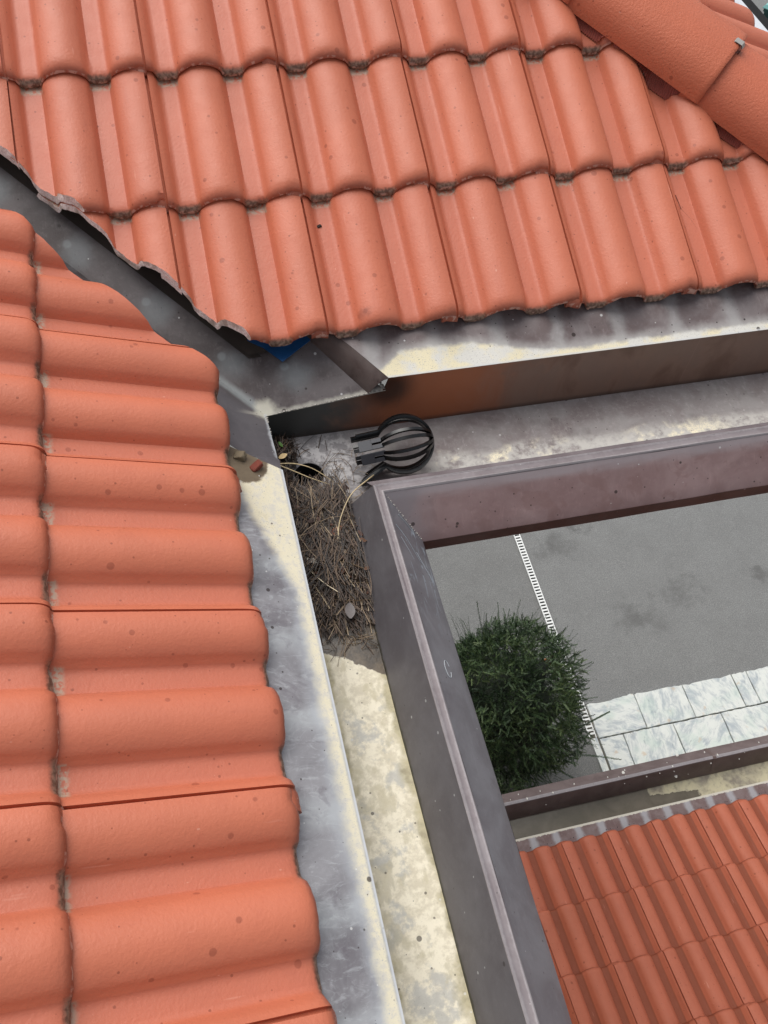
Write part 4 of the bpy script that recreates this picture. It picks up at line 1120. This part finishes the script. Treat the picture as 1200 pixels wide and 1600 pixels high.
def yew():
    r_ = np.random.default_rng(11)
    def proto(nl, L, ll, lw, droop):
        """one leafy shoot along +X: stalk and two flat rows of needles; returns (verts n x 4 x 3, tone offset n)"""
        Q = []; T = []
        for i in range(nl):
            f = (i + .5) / nl; s = 1 if i % 2 else -1; p = np.array((L * f, 0, -droop * L * f * f))
            l_ = ll * (1 - .45 * f) * r_.uniform(.8, 1.2); dv = np.array((.5 + .2 * r_.random(), s * .85, r_.uniform(-.3, .5))); dv /= np.linalg.norm(dv)
            wv = np.array((lw, 0, r_.uniform(-.3, .3) * lw))
            Q.append([p - wv * .6, p + dv * l_ * .5 - wv, p + dv * l_, p + dv * l_ * .5 + wv]); T.append(.20 * f + r_.uniform(-.1, .1))
        for f0, f1 in ((0, .5), (.5, 1)):
            a = np.array((L * f0, 0, -droop * L * f0 * f0)); c = np.array((L * f1, 0, -droop * L * f1 * f1)); w = np.array((0, .0018, 0))
            Q.append([a + w, a - w, c - w, c + w]); T.append(-.15)
        return np.array(Q), np.array(T)
    shorts = [proto(18, .075, .013, .0036, .15) for _ in range(10)]
    longs = [proto(44, .34, .019, .0042, .12) for _ in range(6)]
    twig = proto(110, .30, .013, .0034, .12)
    QS = []; TS = []
    def place(pr, base, d, tn, sc):
        X = d / np.linalg.norm(d); rv = r_.normal(size=3); Z = rv - X * (rv @ X); Z[2] = abs(Z[2]); Z -= X * (Z @ X); Z /= np.linalg.norm(Z); Y = np.cross(Z, X)
        Rm = np.stack([X, Y, Z]) * sc
        QS.append(pr[0] @ Rm + base); TS.append(np.clip(pr[1] + tn, 0, 1))
    C_ = np.array(SCN[:]); Rd = np.array(SR[:])
    cl = r_.normal(size=(70, 3)); cl /= np.linalg.norm(cl, axis=1)[:, None]
    clr = r_.uniform(-.13, .15, 70); clt = r_.uniform(-.15, .17, 70)
    for k in range(14000):
        v = r_.normal(size=3) + (0, 0, .15); v /= np.linalg.norm(v)
        if v[2] < -.93: continue
        dt = cl @ v; i = int(dt.argmax())
        r = r_.uniform(.64, 1.0) ** .42 * (1 + clr[i] + .6 * (dt[i] - .95))
        base = C_ + v * Rd * r * .95
        if base[2] < -8.97: continue
        d = v * (.6, .6, .35) + r_.normal(size=3) * (.6, .6, .5) + (0, 0, .2)
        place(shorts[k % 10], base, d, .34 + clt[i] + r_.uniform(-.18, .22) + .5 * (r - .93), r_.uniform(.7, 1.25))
    for k in range(230):
        v = r_.normal(size=3) + (.25, .45, .35); v /= np.linalg.norm(v)
        if v[2] < -.3: continue
        place(longs[k % 6], C_ + v * Rd * .86, v + (0, 0, .5) + r_.normal(size=3) * .2, .32, r_.uniform(.6, 1.1))
    for b, e in (((3.12, 2.60, -8.45), (3.55, 2.66, -8.25)), ((3.10, 2.45, -8.6), (3.56, 2.28, -8.42)), ((3.05, 2.50, -8.5), (3.42, 2.44, -8.35)), ((3.0, 2.35, -8.7), (3.30, 2.05, -8.62)), ((2.9, 2.28, -8.75), (3.05, 1.95, -8.7)),
                 ((2.95, 2.30, -8.75), (3.22, 1.98, -8.72)), ((3.1, 2.7, -8.4), (3.36, 2.62, -8.2))):
        b, e = np.array(b), np.array(e); place(twig, b, e - b, .26, np.linalg.norm(e - b) / .30)
    Q = np.concatenate(QS); T = np.concatenate(TS); org = np.array((2.65, 2.95, -9.0))
    V = (Q - org).reshape(-1, 3); nq = len(Q)
    me = bpy.data.meshes.new("crown")
    me.vertices.add(len(V)); me.vertices.foreach_set('co', V.astype(np.float32).ravel())
    me.loops.add(nq * 4); me.loops.foreach_set('vertex_index', np.arange(nq * 4, dtype=np.int32))
    me.polygons.add(nq); me.polygons.foreach_set('loop_start', np.arange(0, nq * 4, 4, dtype=np.int32)); me.polygons.foreach_set('loop_total', np.full(nq, 4, dtype=np.int32))
    me.update(calc_edges=True)
    at = me.attributes.new("tone", 'FLOAT', 'FACE'); at.data.foreach_set('value', T.astype(np.float32))
    t = NT("yew_leaf", .5, 0, .4); a = t.attr("tone"); r2 = t.N.new("ShaderNodeValToRGB"); t.w(r2.inputs[0], a); cr_ = r2.color_ramp
    cr_.elements[0].color = (.008, .016, .007, 1); cr_.elements[1].color = (.145, .185, .066, 1)
    for q, c_ in ((.3, (.021, .045, .019, 1)), (.55, (.060, .102, .037, 1))):
        e_ = cr_.elements.new(q); e_.color = c_
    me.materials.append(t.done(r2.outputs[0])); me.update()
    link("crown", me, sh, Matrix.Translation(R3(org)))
yew()
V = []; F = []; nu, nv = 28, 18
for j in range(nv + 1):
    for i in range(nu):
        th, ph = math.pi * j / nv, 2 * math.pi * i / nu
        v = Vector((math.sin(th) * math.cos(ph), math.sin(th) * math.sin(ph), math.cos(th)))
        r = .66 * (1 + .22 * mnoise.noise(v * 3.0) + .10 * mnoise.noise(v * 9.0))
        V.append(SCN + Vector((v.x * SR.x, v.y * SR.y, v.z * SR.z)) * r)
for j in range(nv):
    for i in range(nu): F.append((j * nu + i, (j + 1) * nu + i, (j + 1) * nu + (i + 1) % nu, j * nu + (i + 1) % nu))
t = NT("shaded_core", .8); p = t.pos(); M_INNER = t.done(t.mix(t.sm(t.noise(p, 40, 4), .4, .65), (.006, .010, .005, 1), (.022, .034, .016, 1)))
mk("shaded_core", V, F, M_INNER, sh, angle=180)  # solid dark core added as painted shade inside the crown
os_ = MB()
for k in range(12):
    b = Vector((3.03 + random.uniform(-.08, .12), 3.30 + random.uniform(-.03, .03), -8.32 + random.uniform(-.03, .03)))
    os_.add(tube([b, b + Vector((random.uniform(.02, .07), random.uniform(-.02, .02), .02))], .012, .006, 5))
mk("dry_sprig", os_.V, os_.F, flat("orange_sprig", S(196, 112, 40), .7), sh)['label'] = "orange dried sprig on the sunny side of the shrub"

# ------------------------------------------------------------------ green wheelie bin beyond the eave
bn = thing("wheelie_bin", "dark green wheelie bin with a pale lid standing on the driveway", "bin", (11.85, 14.55, -9), rot=(0, 0, rad(-52)))
M_BIN = flat("bin_plastic", S(22, 62, 58), .5, 0, .1); M_LID = flat("bin_lid", S(120, 176, 172), .45, 0, .06)
def bpart(name, V, F, m): 
    me = bpy.data.meshes.new(name); me.from_pydata([tuple(v) for v in V], [], F); finish(me, m, False)
    o = bpy.data.objects.new(name, me); COL.objects.link(o); o.parent = bn; return o
a, b = (.30, .33), (.42, .44); V = []
for (sx, sy, z) in ((a[0], a[1], .06), (b[0], b[1], .98), (b[0] + .02, b[1] + .02, .985), (b[0] + .02, b[1] + .02, 1.03)):
    V += [(-sx, -sy, z), (sx, -sy, z), (sx, sy, z), (-sx, sy, z)]
F = [(3, 2, 1, 0)] + [(4 * j + i, 4 * j + (i + 1) % 4, 4 * j + 4 + (i + 1) % 4, 4 * j + 4 + i) for j in range(3) for i in range(4)] + [(12, 13, 14, 15)]
bpart("body", V, F, M_BIN)
V = []
for (s, z) in ((.46, 1.035), (.47, 1.05), (.44, 1.10), (.36, 1.125)): V += [(-s, -s, z), (s, -s, z), (s, s, z), (-s, s, z)]
bpart("lid", V, [(3, 2, 1, 0)] + [(4 * j + i, 4 * j + (i + 1) % 4, 4 * j + 4 + (i + 1) % 4, 4 * j + 4 + i) for j in range(3) for i in range(4)] + [(12, 13, 14, 15)], M_LID)
bpart("handle", *tube([(-.3, .46, 1.0), (-.3, .54, 1.02), (.3, .54, 1.02), (.3, .46, 1.0)], .018, .018, 6), M_BIN)
for s in (-1, 1): bpart("wheel", *tube([(s * .34, .36, .10), (s * .40, .36, .10)], .10, .10, 14), M_DARK)
bpart("sticker", *box(-.28, -.10, -.452, -.446, .84, .94), M_WHITE)
